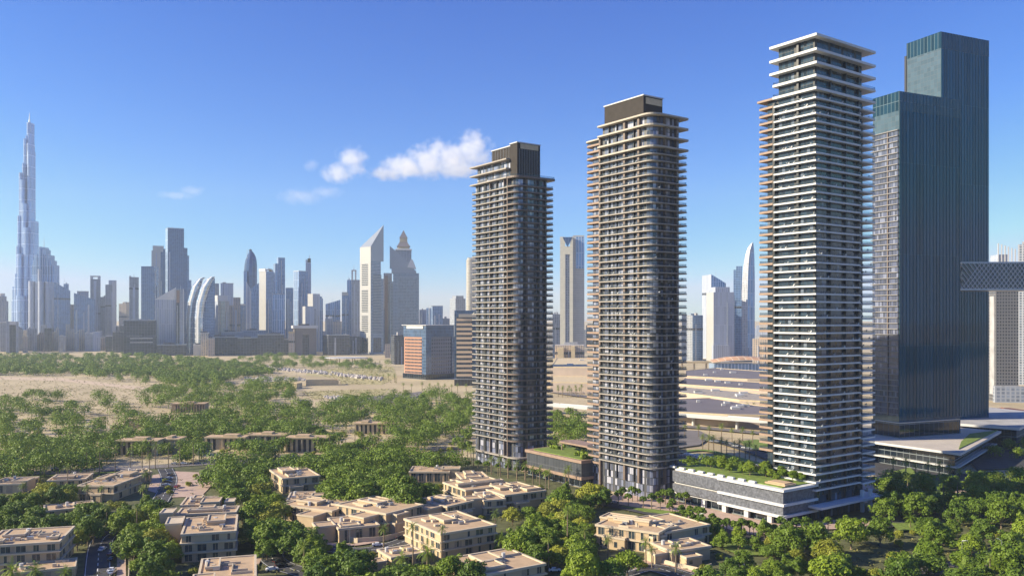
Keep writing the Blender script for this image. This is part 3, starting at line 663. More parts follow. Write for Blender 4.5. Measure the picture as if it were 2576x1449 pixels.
t = B_('grey_box', 'grey gridded block just right of the curved silver pair', O, 538, None, 551, 713, 2500, G_GREY)
t = B_('grey_box', 'plain grey box with a flat roof behind the cream apartments', O, 555, None, 587, 713, 2450, G_LAV); parapet(t, None, GREYR, hh=1); plant(t, 1)
t = B_('apartment_tower', 'cream apartment tower with a green-glass bay stack', R, 534, 548, 577, 757, 2280, (G_LAV, G_RES)); add(t, 'upper_tier', [PALE, GREYR], 0, t.La * .9, 2, t.Lb * .7, t.h, t.zh(743)); add(t, 'bay_stack', [facade('green_bays', (.2, .3, .3), (.55, .52, .42), 4, 3.6, .1, .35, .2, .3), GREYR], .25 * t.La, .6 * t.La, -1.5, 0, 10, t.h); plant(t)
t = B_('apartment_tower', 'sandy apartment tower with balconies beside the cream one', R, 575, None, 605, 768, 2350, G_RES2); add(t, 'upper_tier', [G_RES2, GREYR], .4 * t.La, t.La, 2, t.Lb, t.h, t.zh(748)); add(t, 'balcony_stack', PALE, .5 * t.La, .7 * t.La, -3, 0, 20, t.zh(780))
t = B_('apartment_tower', 'thin blue-grey block between sandy apartments and the white notched tower', R, 604, None, 620, 768, 2550, G_BLUE2); parapet(t)
# bullet tower
d = 2700.0; c = XD(613, d); r = thing('bullet_tower', 'dark blue bullet-shaped glass tower with a pointed curved cap and thin mast', S, (*c, 0), -atan((630 - CX) / F)); s = d / F
m = MB(); pr = [(0, 33, 900), (0, 33, 684), (1, 33, 668), (3, 32, 655), (6.5, 30, 646), (10.5, 26, 637), (13, 22, 632), (15, 18.5, 628)]
rings = [[(x0 * s + (x1 - x0) * s / 2 * (1 + cos(2 * pi * k / 12 + .26)), 20 + (x1 - x0) * s / 2 * sin(2 * pi * k / 12 + .26), max(0, ZH(y, d))) for k in range(12)] for x0, x1, y in pr]
for i in range(len(rings) - 1):
    for k in range(12):
        j = (k + 1) % 12; m.face([rings[i][k], rings[i][j], rings[i + 1][j], rings[i + 1][k]], [(k * 6, rings[i][k][2]), (k * 6 + 6, rings[i][j][2]), (k * 6 + 6, rings[i + 1][j][2]), (k * 6, rings[i + 1][k][2])], 0)
m.face(rings[-1], None, 0); m.build('glass_shell', G_BLUE, r)
m = MB(); m.tube((8 * s, 5, ZH(650, d)), (8.5 * s, 5, ZH(627, d)), 1.2, .5, 6); m.build('mast', STEEL, r)
m = MB(); m.tube((14 * s, 20, ZH(632, d)), (18 * s, 20, ZH(626, d)), 3, 2.6, 8); m.tube((12.5 * s, 20, ZH(627, d)), (20 * s, 20, ZH(627.5, d)), 1.2, 1.2, 6); m.build('cap_crescent', BLACK, r)
m = MB(); m.box(0, 8 * s, -8, 20, 0, ZH(682, d), 0); m.build('side_wing', G_BLUE3, r)
# V-notch white tower
t = B_('notched_tower', 'white tower whose roofline dips in a V in front of the bullet tower', O, 618.5, None, 651.5, 727, 2450, G_BLUE3, build=False)
w, D, zz_ = t.La, t.Lb, t.zh
m = MB(); m.prism(rect(0, w * .37, 0, D), 0, [zz_(707), zz_(727), zz_(727), zz_(707)], 0, 1); m.build('left_wing', [G_LAV, WHITE], t.root)
m = MB(); m.prism(rect(w * .37, w, 0, D), 0, [zz_(727), zz_(711), zz_(711), zz_(727)], 0, 1); m.build('right_wing', [G_BLUE2, WHITE], t.root)
add(t, 'white_edge', WHITE, 0, w * .1, -1.5, 0, 0, zz_(709)); add(t, 'white_edge', WHITE, w * .3, w * .4, -2.5, 0, 0, zz_(731)); add(t, 'central_bay', [G_BLUE2, WHITE], w * .42, w * .78, -3, 0, 0, zz_(734))
t = B_('arched_tower', 'pale blue tower with a big arched portal top and two thin masts', O, 652, 669, 688.6, 683, 2500, (G_EMW, G_BLUE2))
m = MB()
for k in range(10):
    a0, a1_ = pi * k / 10, pi * (k + 1) / 10; f = lambda a, rr: (t.La / 2 - rr * cos(a), t.h + rr * .62 * sin(a))
    R0, R1 = t.La / 2, t.La / 2 - 5
    p = [f(a0, R0), f(a1_, R0), f(a1_, R1), f(a0, R1)]
    for yy in (0, 14): m.face([(q[0], yy, q[1]) for q in p], None, 0)
    m.face([(p[0][0], 0, p[0][1]), (p[1][0], 0, p[1][1]), (p[1][0], 14, p[1][1]), (p[0][0], 14, p[0][1])], None, 0)
m.build('roof_arch', PALE, t.root); add(t, 'left_frame', WHITE, -1, 3, 2, t.Lb, t.h, t.zh(676)); mast(t, 0, 4, t.h, t.zh(669)); mast(t, t.La * .55, 6, t.h, t.zh(667))
t = B_('stepped_tower', 'grey-blue tower with stepped left shoulder right of the arched top', O, 696, 700, 717, 648, 2620, (G_BLUE3, G_BLUE2)); add(t, 'left_shoulder', [G_BLUE3, GREYR], -9, 0, 4, 26, 0, t.zh(663))
t = B_('office_slab', 'broad lavender slab at the foot of the stepped grey-blue tower', O, 685, None, 717, 740, 2400, G_BLUE3); parapet(t, None, GREYR, hh=1)
t = B_('apartment_tower', 'short tower with a pale balcony stack left of the split blue block', R, 718.5, None, 738, 724, 2650, G_BLUE2); add(t, 'balcony_stack', PALE, .15 * t.La, .5 * t.La, -3, 0, 0, t.zh(752))
t = B_('glass_box_tower', 'two-tone blue flat-topped tower beside the candle-like spire', O, 738.5, 752, 774, 682, 2550, (G_BLUE3, G_BLUE2)); parapet(t, None, PALE, hh=1)
t = B_('candle_tower', 'thin white candle-like tower with a hooked top and mast', S, 769, None, 782.6, 662, 2750, G_LAV); m = MB(); m.prism(rect(0, t.La, 0, t.Lb), t.h, [t.zh(652), t.zh(660), t.zh(660), t.zh(652)], 0, 0); m.build('hooked_cap', WHITE, t.root); add(t, 'dark_louvre', BLACK, .35 * t.La, .95 * t.La, -1, 2, t.zh(660), t.zh(650)); mast(t, .7 * t.La, 4, t.zh(652), t.zh(640), 1.3)
t = B_('office_tower', 'white and lavender box tower with stepped right side', O, 774, 787, 805, 739, 2450, (G_EMW, G_LAV)); add(t, 'side_tier', [G_BLUE3, GREYR], t.La, t.La + 9, 3, 26, 0, t.zh(745)); add(t, 'side_tier', [G_BLUE3, GREYR], t.La + 9, t.La + 14, 5, 26, 0, t.zh(750))
t = B_('office_tower', 'low pale box in front of the two-tone blue tower', O, 761, 768, 790, 770.5, 2320, (G_EMW, G_LAV)); add(t, 'side_tier', [G_GREY, GREYR], t.La, t.La + 6, 2, 20, 0, t.zh(776))
t = B_('slanted_tower', 'blue-grey slab whose roof rises to the right, left of the cream-topped tower', O, 819, None, 856, 765, 2500, G_BLUE3, ytl=765, ytr=754, deep=30)
t = B_('apartment_block', 'white-topped speckled block under the rising roof slab', R, 818, None, 838, 801, 2300, G_RES3); plant(t, 3, 8, WHITE)
t = B_('apartment_block', 'sandy ornate block left of the cream-topped tower', R, 838.5, None, 859.5, 809, 2300, G_RES2); plant(t, 2)
t = B_('office_tower', 'blue glass tower with a cream cap panel', O, 860, None, 876, 735, 2480, G_BLUE2); add(t, 'cream_cap', G_EMW, 0, t.La, -1, 1, t.zh(743), t.h)
t = B_('office_tower', 'pale blue tower with white banding behind the cream-capped one', O, 873, None, 887, 704, 2600, G_BLUE3); plant(t, 1)
t = B_('masted_tower', 'grey tower with an open rectangular lantern and mast left of the wedge-topped tower', O, 884, None, 905, 704, 2450, G_GREY)
add(t, 'lantern_post', PALE, 0, .2 * t.La, 0, 6, t.h, t.zh(681)); add(t, 'lantern_post', PALE, .42 * t.La, .6 * t.La, 0, 6, t.h, t.zh(681)); add(t, 'lantern_beam', PALE, 0, .6 * t.La, 0, 6, t.zh(682), t.zh(679)); mast(t, .3 * t.La, 3, t.zh(679), t.zh(667))
# low dark institutional mass
t = B_('arch_building', 'grey monumental building with a tall recessed portal and broad cornice', 'building', 735, 741, 796, 826, 2200, G_LAV, deep=-45, build=False)
add(t, 'left_block', [SAND, GREYR], 0, .05 * t.La, 0, 40, 0, t.h); add(t, 'side_block', [plain('taupe_wall', (.22, .19, .175), .8), GREYR], .0, .36 * t.La, 0, 45, 0, t.h); add(t, 'side_block', [bpy.data.materials['taupe_wall'], GREYR], .66 * t.La, t.La, 0, 45, 0, t.h); add(t, 'portal_recess', [G_DARK, GREYR], .36 * t.La, .66 * t.La, 5, 45, 0, t.zh(842)); add(t, 'portal_lintel', [bpy.data.materials['taupe_wall'], GREYR], .36 * t.La, .66 * t.La, 0, 45, t.zh(842), t.h)
add(t, 'cornice', [PALE, GREYR], -4, t.La + 4, -3, 48, t.h, t.zh(819)); add(t, 'roof_plant', DARKST, .2 * t.La, .7 * t.La, 10, 30, t.zh(819), t.zh(815))
t = B_('sand_gatehouse', 'sandstone block attached to the left of the monumental portal building', 'building', 726, None, 741, 838, 2190, G_RES2, deep=30); parapet(t, None, SAND)
t = B_('dark_office', 'dark glass box right of the monumental portal building', O, 812, 826, 880, 843, 2200, G_DARK); parapet(t, None, STEEL, hh=1)
t = B_('dark_office', 'speckled dark block at the foot of the masted lantern tower', O, 873, None, 906, 846, 2300, G_DARK); plant(t, 3, 8)
for (x0, x1, y, dd, lab, mt) in ((505, 526, 838, 2180, 'slim cream pier block left end of the dark low complex', G_RES), (523, 540, 852, 2150, 'cream stub block in front of the dark low complex', G_RES2), (528, 600, 848, 2210, 'dark industrial block with a light flat roof edge, left part of the low complex', G_DARK), (556, 612, 836, 2280, 'grey rooftop-cluttered block behind the dark low complex', G_GREY), (598, 652, 850, 2200, 'dark block with bronze glass, middle of the low complex', G_DARK), (648, 715, 842, 2190, 'dark ribbed glass block, right part of the low complex', G_DARK), (608, 670, 832, 2300, 'long low grey roof with vents behind the dark complex', G_GREY), (712, 728, 854, 2210, 'small dark block left of the sandstone gatehouse', G_DARK), (486, 508, 868, 2180, 'low pale slab building at the foot of the curved silver pair', G_EMW), (395, 470, 868, 2170, 'low dark pavilion with thin roof line below the sail-shaped prism', G_DARK)):
    t = B_('low_building', lab, 'building', x0, None, x1, y, dd, mt, deep=40); plant(t, 4, 6, DARKST); parapet(t, None, STEEL if mt is G_DARK else PALE, hh=1.2)
# ---------------------------------------------------------------- wedge-topped pair
d = 2300.0; t = hi('wedge_tower', 'cream and grey tower with a tall triangular blade top, left of the spired tower', S, 905.5, 932.5, 965, 622, d, (G_EMW, G_EM), build=False)
La, Lb, zh = t.La, t.Lb, t.zh
NB = ext(t.c, (cos(t.th), sin(t.th)), 958)
m = MB(); m.prism(rect(0, La, 0, Lb), 0, zh(700), 0, 1); m.m[2] = m.m[3] = 2; m.build('tower_body', [G_EM, GREYR, G_EMW], t.root)
m = MB(); m.prism(rect(0, NB, 0, Lb), zh(700), zh(656), 0, 1); m.m[2] = m.m[3] = 2; m.build('upper_body', [G_EM, GREYR, G_EMW], t.root)
za_, zb_, ap = zh(656), zh(620.5), zh(562.6)
m = MB(); EMB = plain('blade_aluminium', (.30, .33, .37), .35, .05, .01, metal=.3)
m.face([(0, 0, za_), (La, 0, za_), (La, 0, ap), (0, 0, zb_)], None, 0)
m.face([(0, Lb, za_), (0, 0, za_), (0, 0, zb_), (0, Lb, zb_)], None, 1)
m.face([(0, 0, zb_), (La, 0, ap), (0, Lb, zb_)], None, 2); m.face([(La, 0, za_), (0, Lb, za_), (0, Lb, zb_), (La, 0, ap)], None, 0); m.face([(0, 0, za_), (0, Lb, za_), (La, 0, za_)], None, 0)
m.build('blade_roof', [EMB, G_EMW, EMB], t.root)
rows = [(707, 727, 5), (731, 745, 4), (730, 787, 14), (797, 838, 10)]
def wband(t, y, y2, b0, b1, n):
    first = None
    for k in range(n):
        z = zh(y + (y2 - y) * (k + .5) / n); hh = (zh(y) - zh(y2)) / n * .55
        if first is None:
            m = MB(); m.box(-.6, -.1, Lb * b0, Lb * b1, 0, hh, 0); first = m.build('window_band', G_WB, t.root, (0, 0, z))
        else: dup(first, t.root, (0, 0, z), ch=[])
G_WB = facade('dark_window_band', (.03, .04, .055), (.2, .2, .2), 5, 20, .14, .02, .1, .4)
wband(t, 664, 720, .25, .82, 12); wband(t, 730, 787, .25, .82, 13); wband(t, 795, 838, .25, .82, 9)
add(t, 'base_glazing', G_DARK, -.7, -.1, Lb * .25, Lb * .82, 4, zh(850)); add(t, 'base_glazing', G_DARK, .2 * La, .8 * La, -.7, -.1, 4, zh(850))
G_EB = facade('curtain_bands', (.09, .13, .16), (.28, .31, .33), 4, 4.2, .1, .45, .2, .3)
add(t, 'side_glazing', G_EB, .18 * La, .82 * La, -.6, -.1, zh(838), zh(690))
# second of the pair: faces the other way
d = 2420.0; t = hi('wedge_tower', 'blue-grey tower with a blade roof falling to the right in front of the domed spire', S, 980.5, None, 1054, 676, d, G_EM, build=False, deep=60)
La, Lb, zh = t.La, t.Lb, t.zh; s = d / F; X = lambda x: (x - 980.5) * s / cos(0) * (La / ((1054 - 980.5) * s))
m = MB(); m.prism([(X(989), 0), (La, 0), (La, Lb), (X(989), Lb)], 0, zh(687), 0, 1); m.prism([(0, 2), (X(989), 2), (X(989), Lb), (0, Lb)], 0, zh(708), 0, 1); m.build('tower_body', [G_EM, GREYR], t.root)
m = MB(); m.prism([(X(985), -.5), (X(1047), -.5), (X(1047), 26), (X(985), 26)], zh(687), [zh(640), zh(681), zh(681), zh(640)], 0, 1); m.prism([(0, -1), (X(1047), -1), (X(1047), 8), (0, 8)], zh(676), [zh(618.8), zh(676.1), zh(676.1), zh(618.8)], 0, 1); m.build('blade_roof', [EMB, PALE], t.root)
add(t, 'curtain_wall', facade('curtain_grid', (.14, .19, .24), (.30, .34, .38), 4.5, 4.2, .14, .3, .15, .3), X(1002), X(1051), -1, 0, zh(880), zh(698))
add(t, 'left_glazing', G_EB, X(983), X(998), .3, 2, zh(850), zh(712))
m = MB()
pts = [(X(1025) + 0, zh(672)), (X(1034), zh(650)), (X(1039), zh(655)), (X(1044), zh(668)), (X(1047), zh(676))]
for yy in (-3, 3): m.face([(p[0], yy, p[1]) for p in pts], None, 0)
for a, b in zip(pts, pts[1:]): m.face([(a[0], -3, a[1]), (b[0], -3, b[1]), (b[0], 3, b[1]), (a[0], 3, a[1])], None, 0)
m.build('roof_sail', WHITE, t.root)
# spired clock-tower-like top
d = 2560.0; t = hi('spired_tower', 'stone tower with a steep two-stage pyramid spire, tallest just left of the brown towers', S, 995, None, 1035, 627.5, d, G_RES3, deep=44)
La, Lb, zh = t.La, t.Lb, t.zh; cxl = La / 2; s = La / 40
def frus(x0, x1, y0, y1, mt, nm):
    m = MB(); r0, r1 = x0 * s, x1 * s
    a = [(cxl - r0, 22 - r0, zh(y0)), (cxl + r0, 22 - r0, zh(y0)), (cxl + r0, 22 + r0, zh(y0)), (cxl - r0, 22 + r0, zh(y0))]; b = [(cxl - r1, 22 - r1, zh(y1)), (cxl + r1, 22 - r1, zh(y1)), (cxl + r1, 22 + r1, zh(y1)), (cxl - r1, 22 + r1, zh(y1))]
    for k in range(4): j = (k + 1) % 4; m.face([a[k], a[j], b[j], b[k]], None, 0)
    m.face(b, None, 0); m.build(nm, mt, t.root)
SPR = plain('slate_spire', (.20, .17, .17), .5)
frus(21, 20, 629, 626, PALE, 'cornice'); frus(16, 14, 627.5, 620, SAND, 'upper_stage'); frus(17, 9.5, 620, 608, SPR, 'lower_roof'); frus(10, 9, 608, 598, SAND, 'lantern'); frus(10.5, .3, 598, 577.5, SPR, 'spire_roof')
# between the pair
t = B_('office_tower', 'grey flat-topped tower in the gap between the two blade-roofed towers', O, 965, None, 986, 687, 2600, G_RES3); add(t, 'brown_shaft', plain('brown_stone', (.25, .16, .11), .7), .15 * t.La, .5 * t.La, -12, 0, 0, t.zh(694))
t = B_('dark_tower', 'tall dark glass block left of the orange-striped office', O, 983, 992, 1017, 843, 1750, G_DARK); plant(t, 3, 6)
t = B_('shop_block', 'small sunlit pink block behind the dark glass block', 'building', 968, None, 982, 866, 2050, G_RES2)
t = B_('apartment_tower', 'pale slim tower just right of the second blade-roofed tower', R, 1055, None, 1073, 779, 2500, G_LAV); plant(t, 1)
t = B_('glass_tower', 'light blue glass tower with white piers above the orange-striped office', O, 1072, None, 1086, 775, 2420, G_BLUE3); add(t, 'white_pier', WHITE, .5 * t.La, .7 * t.La, -2, 0, 0, t.h)
t = B_('glass_tower', 'light blue glass box right of the white piers', O, 1084, 1088, 1114, 770, 2400, (G_BLUE3, G_BLUE2)); parapet(t, None, STEEL, hh=1)
t = B_('apartment_block', 'low distant grey block right of the light blue glass box', R, 1113, None, 1131, 801, 2600, G_RES3); plant(t, 1)
t = B_('office_tower', 'dark grey stepped office tower behind the banded cream office', O, 1131.5, 1146, 1171, 751, 2000, G_GREY); add(t, 'upper_tier', [G_GREY, GREYR], .05 * t.La, .8 * t.La, 0, .7 * t.Lb, t.h, t.zh(744)); plant(t, 2, 3)
t = B_('round_tower', 'cream rounded shaft just left of the shortest brown tower', O, 1173, None, 1200, 652, 2050, G_LAV, deep=26, build=False); m = MB(); o = rpoly([(0, 0, 12), (t.La, 0, 3), (t.La, 26), (0, 26, 8)]); m.prism(o, 0, t.h, 0, 1); m.prism(inset_line(o, 3), t.h, t.zh(648), 0, 1); m.build('tower_body', [G_RES, CREAM], t.root)
# ---------------------------------------------------------------- orange-striped office and banded office
d = 1304.0; t = hi('office_block', 'office block with orange-striped left face and blue glass top storeys', 'office', 1017, 1072, 1140, 820, d, (ORANGEF, G_OFF)); foot(t.c, t.th, 0, t.La, 0, t.Lb, 10)
La, Lb, zh = t.La, t.Lb, t.zh; n = 10; t.root.name = 'office_block'
add(t, 'top_storey_glass', [G_OFFB, GREYR], -1, La + 1, -1, Lb + 1, zh(848), zh(819)); add(t, 'blank_parapet', PALE, -2, -1, Lb * .1, Lb * .85, zh(827), zh(820)); add(t, 'roof_slab', [PALE, GREYR], -3, La + 3, -3, Lb + 3, zh(819), zh(817.5))
add(t, 'corner_glass', [G_OFFB, GREYR], -1.2, 9, -1.2, 9, 8, zh(848)); add(t, 'end_glass', [G_OFFB, GREYR], La - 4, La + 1.5, -1.5, 8, 8, zh(848))
first = None
for k in range(11):
    z = zh(857 + k * 8.35)
    m = MB()
    if first is None:
        m.box(-.6, -.1, 11, Lb - 3, 0, 2.9, 0); first = m.build('window_band', facade('square_windows', (.03, .04, .06), (.46, .24, .15), 3.4, 30, .22, .001, .1, .3), t.root, (0, 0, z))
    else: dup(first, t.root, (0, 0, z), ch=[])
add(t, 'ground_arcade', [G_Z4, GREYR], -3, La, -3, Lb, 0, 8); 
d = 1190.0; t = hi('office_block', 'cream banded office block with blue glass frame, left of the shortest brown tower', 'office', 1143, None, 1215, 781, d, G_OFFB, deep=50); foot(t.c, t.th, 0, t.La, 0, t.Lb, 10)
zh = t.zh; add(t, 'banded_front', [G_BAND, GREYR], 3, t.La * .62, -2, 0, 10, zh(797)); add(t, 'cream_cornice', [CREAM, GREYR], 6, t.La, -3, 20, zh(798), zh(790)); add(t, 'ground_arcade', [G_Z4, GREYR], 0, t.La, -6, 0, 0, 9)
# ---------------------------------------------------------------- towers seen between the brown ones and the tallest
d = 1880.0; t = hi('notched_tower', 'cream tower with a V-shaped glass notch between the two brown towers', S, 1408.8, None, 1440, 596, d, G_RES, deep=40, build=False)
w, zh = t.La, t.zh; CR2 = facade('cream_stone_wall', (.62, .58, .46), (.70, .66, .52), 6, 4, .05, .1, .6, .05)
add(t, 'left_pier', [CR2, GREYR], 0, .42 * w, 0, 40, 0, zh(596)); add(t, 'right_pier', [CR2, GREYR], .8 * w, 1.04 * w, 0, 40, 0, zh(596)); add(t, 'window_strip', [G_RES3, GREYR], .42 * w, .8 * w, 2, 38, 0, zh(640))
m = MB(); m.prism([(.42 * w, .0), (.8 * w, .0), (.8 * w, 38), (.42 * w, 38)], zh(640), zh(620), 0, 0); m.build('window_head', CR2, t.root)
m = MB(); 
m.face([(.2 * w, -.4, zh(597)), (.61 * w, -.4, zh(622)), (1.0 * w, -.4, zh(597))], None, 0); m.face([(.2 * w, -.4, zh(597)), (1.0 * w, -.4, zh(597)), (1.0 * w, 20, zh(597)), (.2 * w, 20, zh(597))], None, 0); m.build('notch_glass', G_BLUE, t.root)
t2 = hi('slab_tower', 'broad cream and grey slab tower right behind the V-notched tower', S, 1441, None, 1470, 592.5, 1900, facade('beige_bands', (.40, .40, .38), (.58, .54, .46), 8, 4, .02, .3, .4, .06), deep=40); add(t2, 'blue_panel', [G_BLUE3, GREYR], 6, t2.La, -1, 0, t2.zh(676), t2.zh(596))
t = B_('low_block', 'stepped sandy base block under the V-notched tower', 'building', 1396, None, 1470, 868, 1700, G_RES2, deep=50); add(t, 'gate_block', [SAND, SAND], .1 * t.La, .3 * t.La, -20, 0, 0, t.zh(874)); add(t, 'gate_block', [SAND, SAND], .55 * t.La, .68 * t.La, -20, 0, 0, t.zh(870)); plant(t, 3)
t = B_('apartment_block', 'low grey apartment block left of the V-notched tower', R, 1390, None, 1411, 790, 2100, G_RES3); plant(t, 2)
t = B_('apartment_block', 'grey apartment block right beside the middle brown tower', R, 1715, 1742, 1768, 793, 1900, (G_RES3, G_BLUE2)); plant(t, 2)
t = B_('slanted_tower', 'grey tower with a sloping roof, left of the sail-shaped tower', S, 1766, 1789, 1826, 690, 2000, (G_LAV, G_BLUE3), ytr=712, ytl=692)
t = B_('office_tower', 'grey slab with stepped top in front of the sloping-roofed tower', O, 1777, 1795, 1847, 735, 1850, (G_EMW, G_LAV)); add(t, 'upper_tier', [G_LAV, GREYR], .1 * t.La, .8 * t.La, 2, t.Lb * .8, t.h, t.zh(722)); add(t, 'base_block', [G_LAV, GREYR], -4, t.La * .7, -10, 0, 0, t.zh(868))
t = B_('office_tower', 'slim blue tower tucked against the sail-shaped tower', O, 1845, None, 1867, 679, 1980, G_BLUE2); add(t, 'upper_tier', [G_BLUE2, GREYR], .3 * t.La, t.La, 0, t.Lb, t.h, t.zh(670))
d = 1900.0; c = XD(1866, d); r = thing('sail_tower', 'white sail-shaped tower tapering to a curved tip left of the tallest white-banded tower', S, (*c, 0), -atan((1880 - CX) / F)); s = d / F / cos(atan((1880 - CX) / F)) * .98
m = MB(); pr = [(0, 31, 905), (0, 31, 740), (1.5, 31, 700), (4, 30.5, 670), (8, 30, 645), (14, 29, 625), (20, 28, 615), (25, 27.5, 610.5)]
rings = [[(x0 * s, 4, max(0, ZH(y, d))), (x0 * s + (x1 - x0) * s * .45, 0, max(0, ZH(y, d))), (x1 * s, 8, max(0, ZH(y, d))), (x1 * s, 28, max(0, ZH(y, d))), (x0 * s, 28, max(0, ZH(y, d)))] for x0, x1, y in pr]
for i in range(len(rings) - 1):
    for k in range(5): j = (k + 1) % 5; m.face([rings[i][k], rings[i][j], rings[i + 1][j], rings[i + 1][k]], [(k * 14, rings[i][k][2]), (k * 14 + 14, rings[i][j][2]), (k * 14 + 14, rings[i + 1][j][2]), (k * 14, rings[i + 1][k][2])], 0 if k == 0 else 1)
m.face(rings[-1], None, 0); m.build('curved_shell', [facade('ribbed_white', (.3, .34, .4), (.66, .64, .62), 4, 3.8, .3, .3, .3, .3), G_BLUE3], r)
# ---------------------------------------------------------------- far right edge
d = 950.0; t = hi('office_tower', 'grey concrete tower with small square windows under the sky bridge at right', O, 2484, 2505, 2562, 668, d, G_GRID, ytl=None); foot(t.c, t.th, 0, t.La, 0, t.Lb, 6)
add(t, 'crown_tier', [G_LAV, GREYR], 3, t.La - 10, 3, t.Lb, t.h, t.zh(640)); m = MB()
for k in range(6): m.box(3 + k * 3.5, 4 + k * 3.5, 2, 3, t.h, t.zh(612 + 3 * k), 0)
m.build('crown_fin', PALE, t.root); add(t, 'balcony_stack', GREYR, -1.2, 0, 2, 14, 8, t.zh(745)); add(t, 'base_block', [G_GREY, GREYR], -3, t.La + 4, -6, 0, 0, 18)
t = B_('apartment_tower', 'beige sliver of a tower cut by the right edge of the frame', R, 2561, None, 2610, 615, 1200, G_RES3); plant(t, 1)
t = B_('apartment_block', 'low sandy block behind at the right edge', R, 2550, None, 2640, 850, 1500, G_RES2); plant(t, 2)
t = B_('apartment_block', 'distant sandy block left of the tallest white-banded tower', R, 1893, None, 1950, 852, 1750, G_RES2); plant(t, 3)

# ---------------------------------------------------------------- city fabric at the feet of the skyline
rr = random.Random(11)
spots = []
x = -10
while x < 1180:
    w = rr.uniform(12, 34); y = rr.uniform(812, 842); spots.append((x, x + w, y, rr.uniform(2650, 3050))); x += w * rr.uniform(.7, 1.05)
x = 36
while x < 320:
    w = rr.uniform(9, 24); y = rr.uniform(826, 852); spots.append((x, x + w, y, rr.uniform(2380, 2560))); x += w * rr.uniform(.8, 1.05)
x = 1370
while x < 2000:
    w = rr.uniform(14, 30); y = rr.uniform(818, 840); spots.append((x, x + w, y, rr.uniform(2400, 2900))); x += w * rr.uniform(.8, 1.1)
LOWB = []
mts = [(G_RES, 'cream'), (G_RES2, 'sandy'), (G_RES3, 'grey'), (G_LAV, 'pale'), (G_DARK, 'dark'), (G_GREY, 'ribbed grey')]
sh = ['flat-topped', 'stepped', 'slab-like', 'boxy', 'narrow', 'broad']
for i, (x0, x1, y, d) in enumerate(spots):
    mt, cn = mts[rr.randrange(6)]
    t = B_('city_block', 'pending', 'building', x0, None, x1, y, d, mt, deep=rr.uniform(25, 50), group='low blocks at the feet of the skyline')
    f = rr.uniform(.3, .7); stepd = rr.random() < .6
    if stepd: add(t, 'upper_tier', [mt, GREYR], (0 if rr.random() < .5 else 1 - f) * t.La, (f if rr.random() < .5 else 1) * t.La * .98, 2, t.Lb * .8, t.h, t.h + rr.uniform(5, 16))
    plant(t, 2, 5)
    LOWB.append((t, x0, x1, y, d, cn, 'stepped' if stepd else ('narrow' if x1 - x0 < 18 else 'broad')))
# ================================================================ terrain, roads
def sheet(name, pts, mat, z, kind='structure'):
    m = MB(); m.face([(p[0], p[1], z) for p in pts], None, 0); o = m.build(name, mat); return tag(o, kind=kind)
def gp(pts): return [G(x, y) for x, y in pts]
sheet('ground', [(-40000, -6000), (40000, -6000), (40000, 60000), (-40000, 60000)], GROUND, 0)
LAY = [0.0]
def lay(name, pts, mat, world=False):
    LAY[0] += .03
    return sheet(name, pts if world else gp(pts), mat, LAY[0])
# planted earth under the wooded quarters
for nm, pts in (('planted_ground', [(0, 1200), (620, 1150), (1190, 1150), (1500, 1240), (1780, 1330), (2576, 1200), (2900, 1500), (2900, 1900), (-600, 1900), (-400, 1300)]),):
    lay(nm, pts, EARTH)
lay('planted_ground', [(-3000, -3000), (3000, -3000), (3000, 285), (-3000, 285)], plain('wooded_ground', (.06, .075, .03), .95, .4, .08), True)  # unseen ground behind the camera, added to darken reflections in the glass
lay('road', [(2170, 1150), (2330, 1168), (2440, 1195), (2440, 1218), (2230, 1202), (2170, 1190)], ASPH)
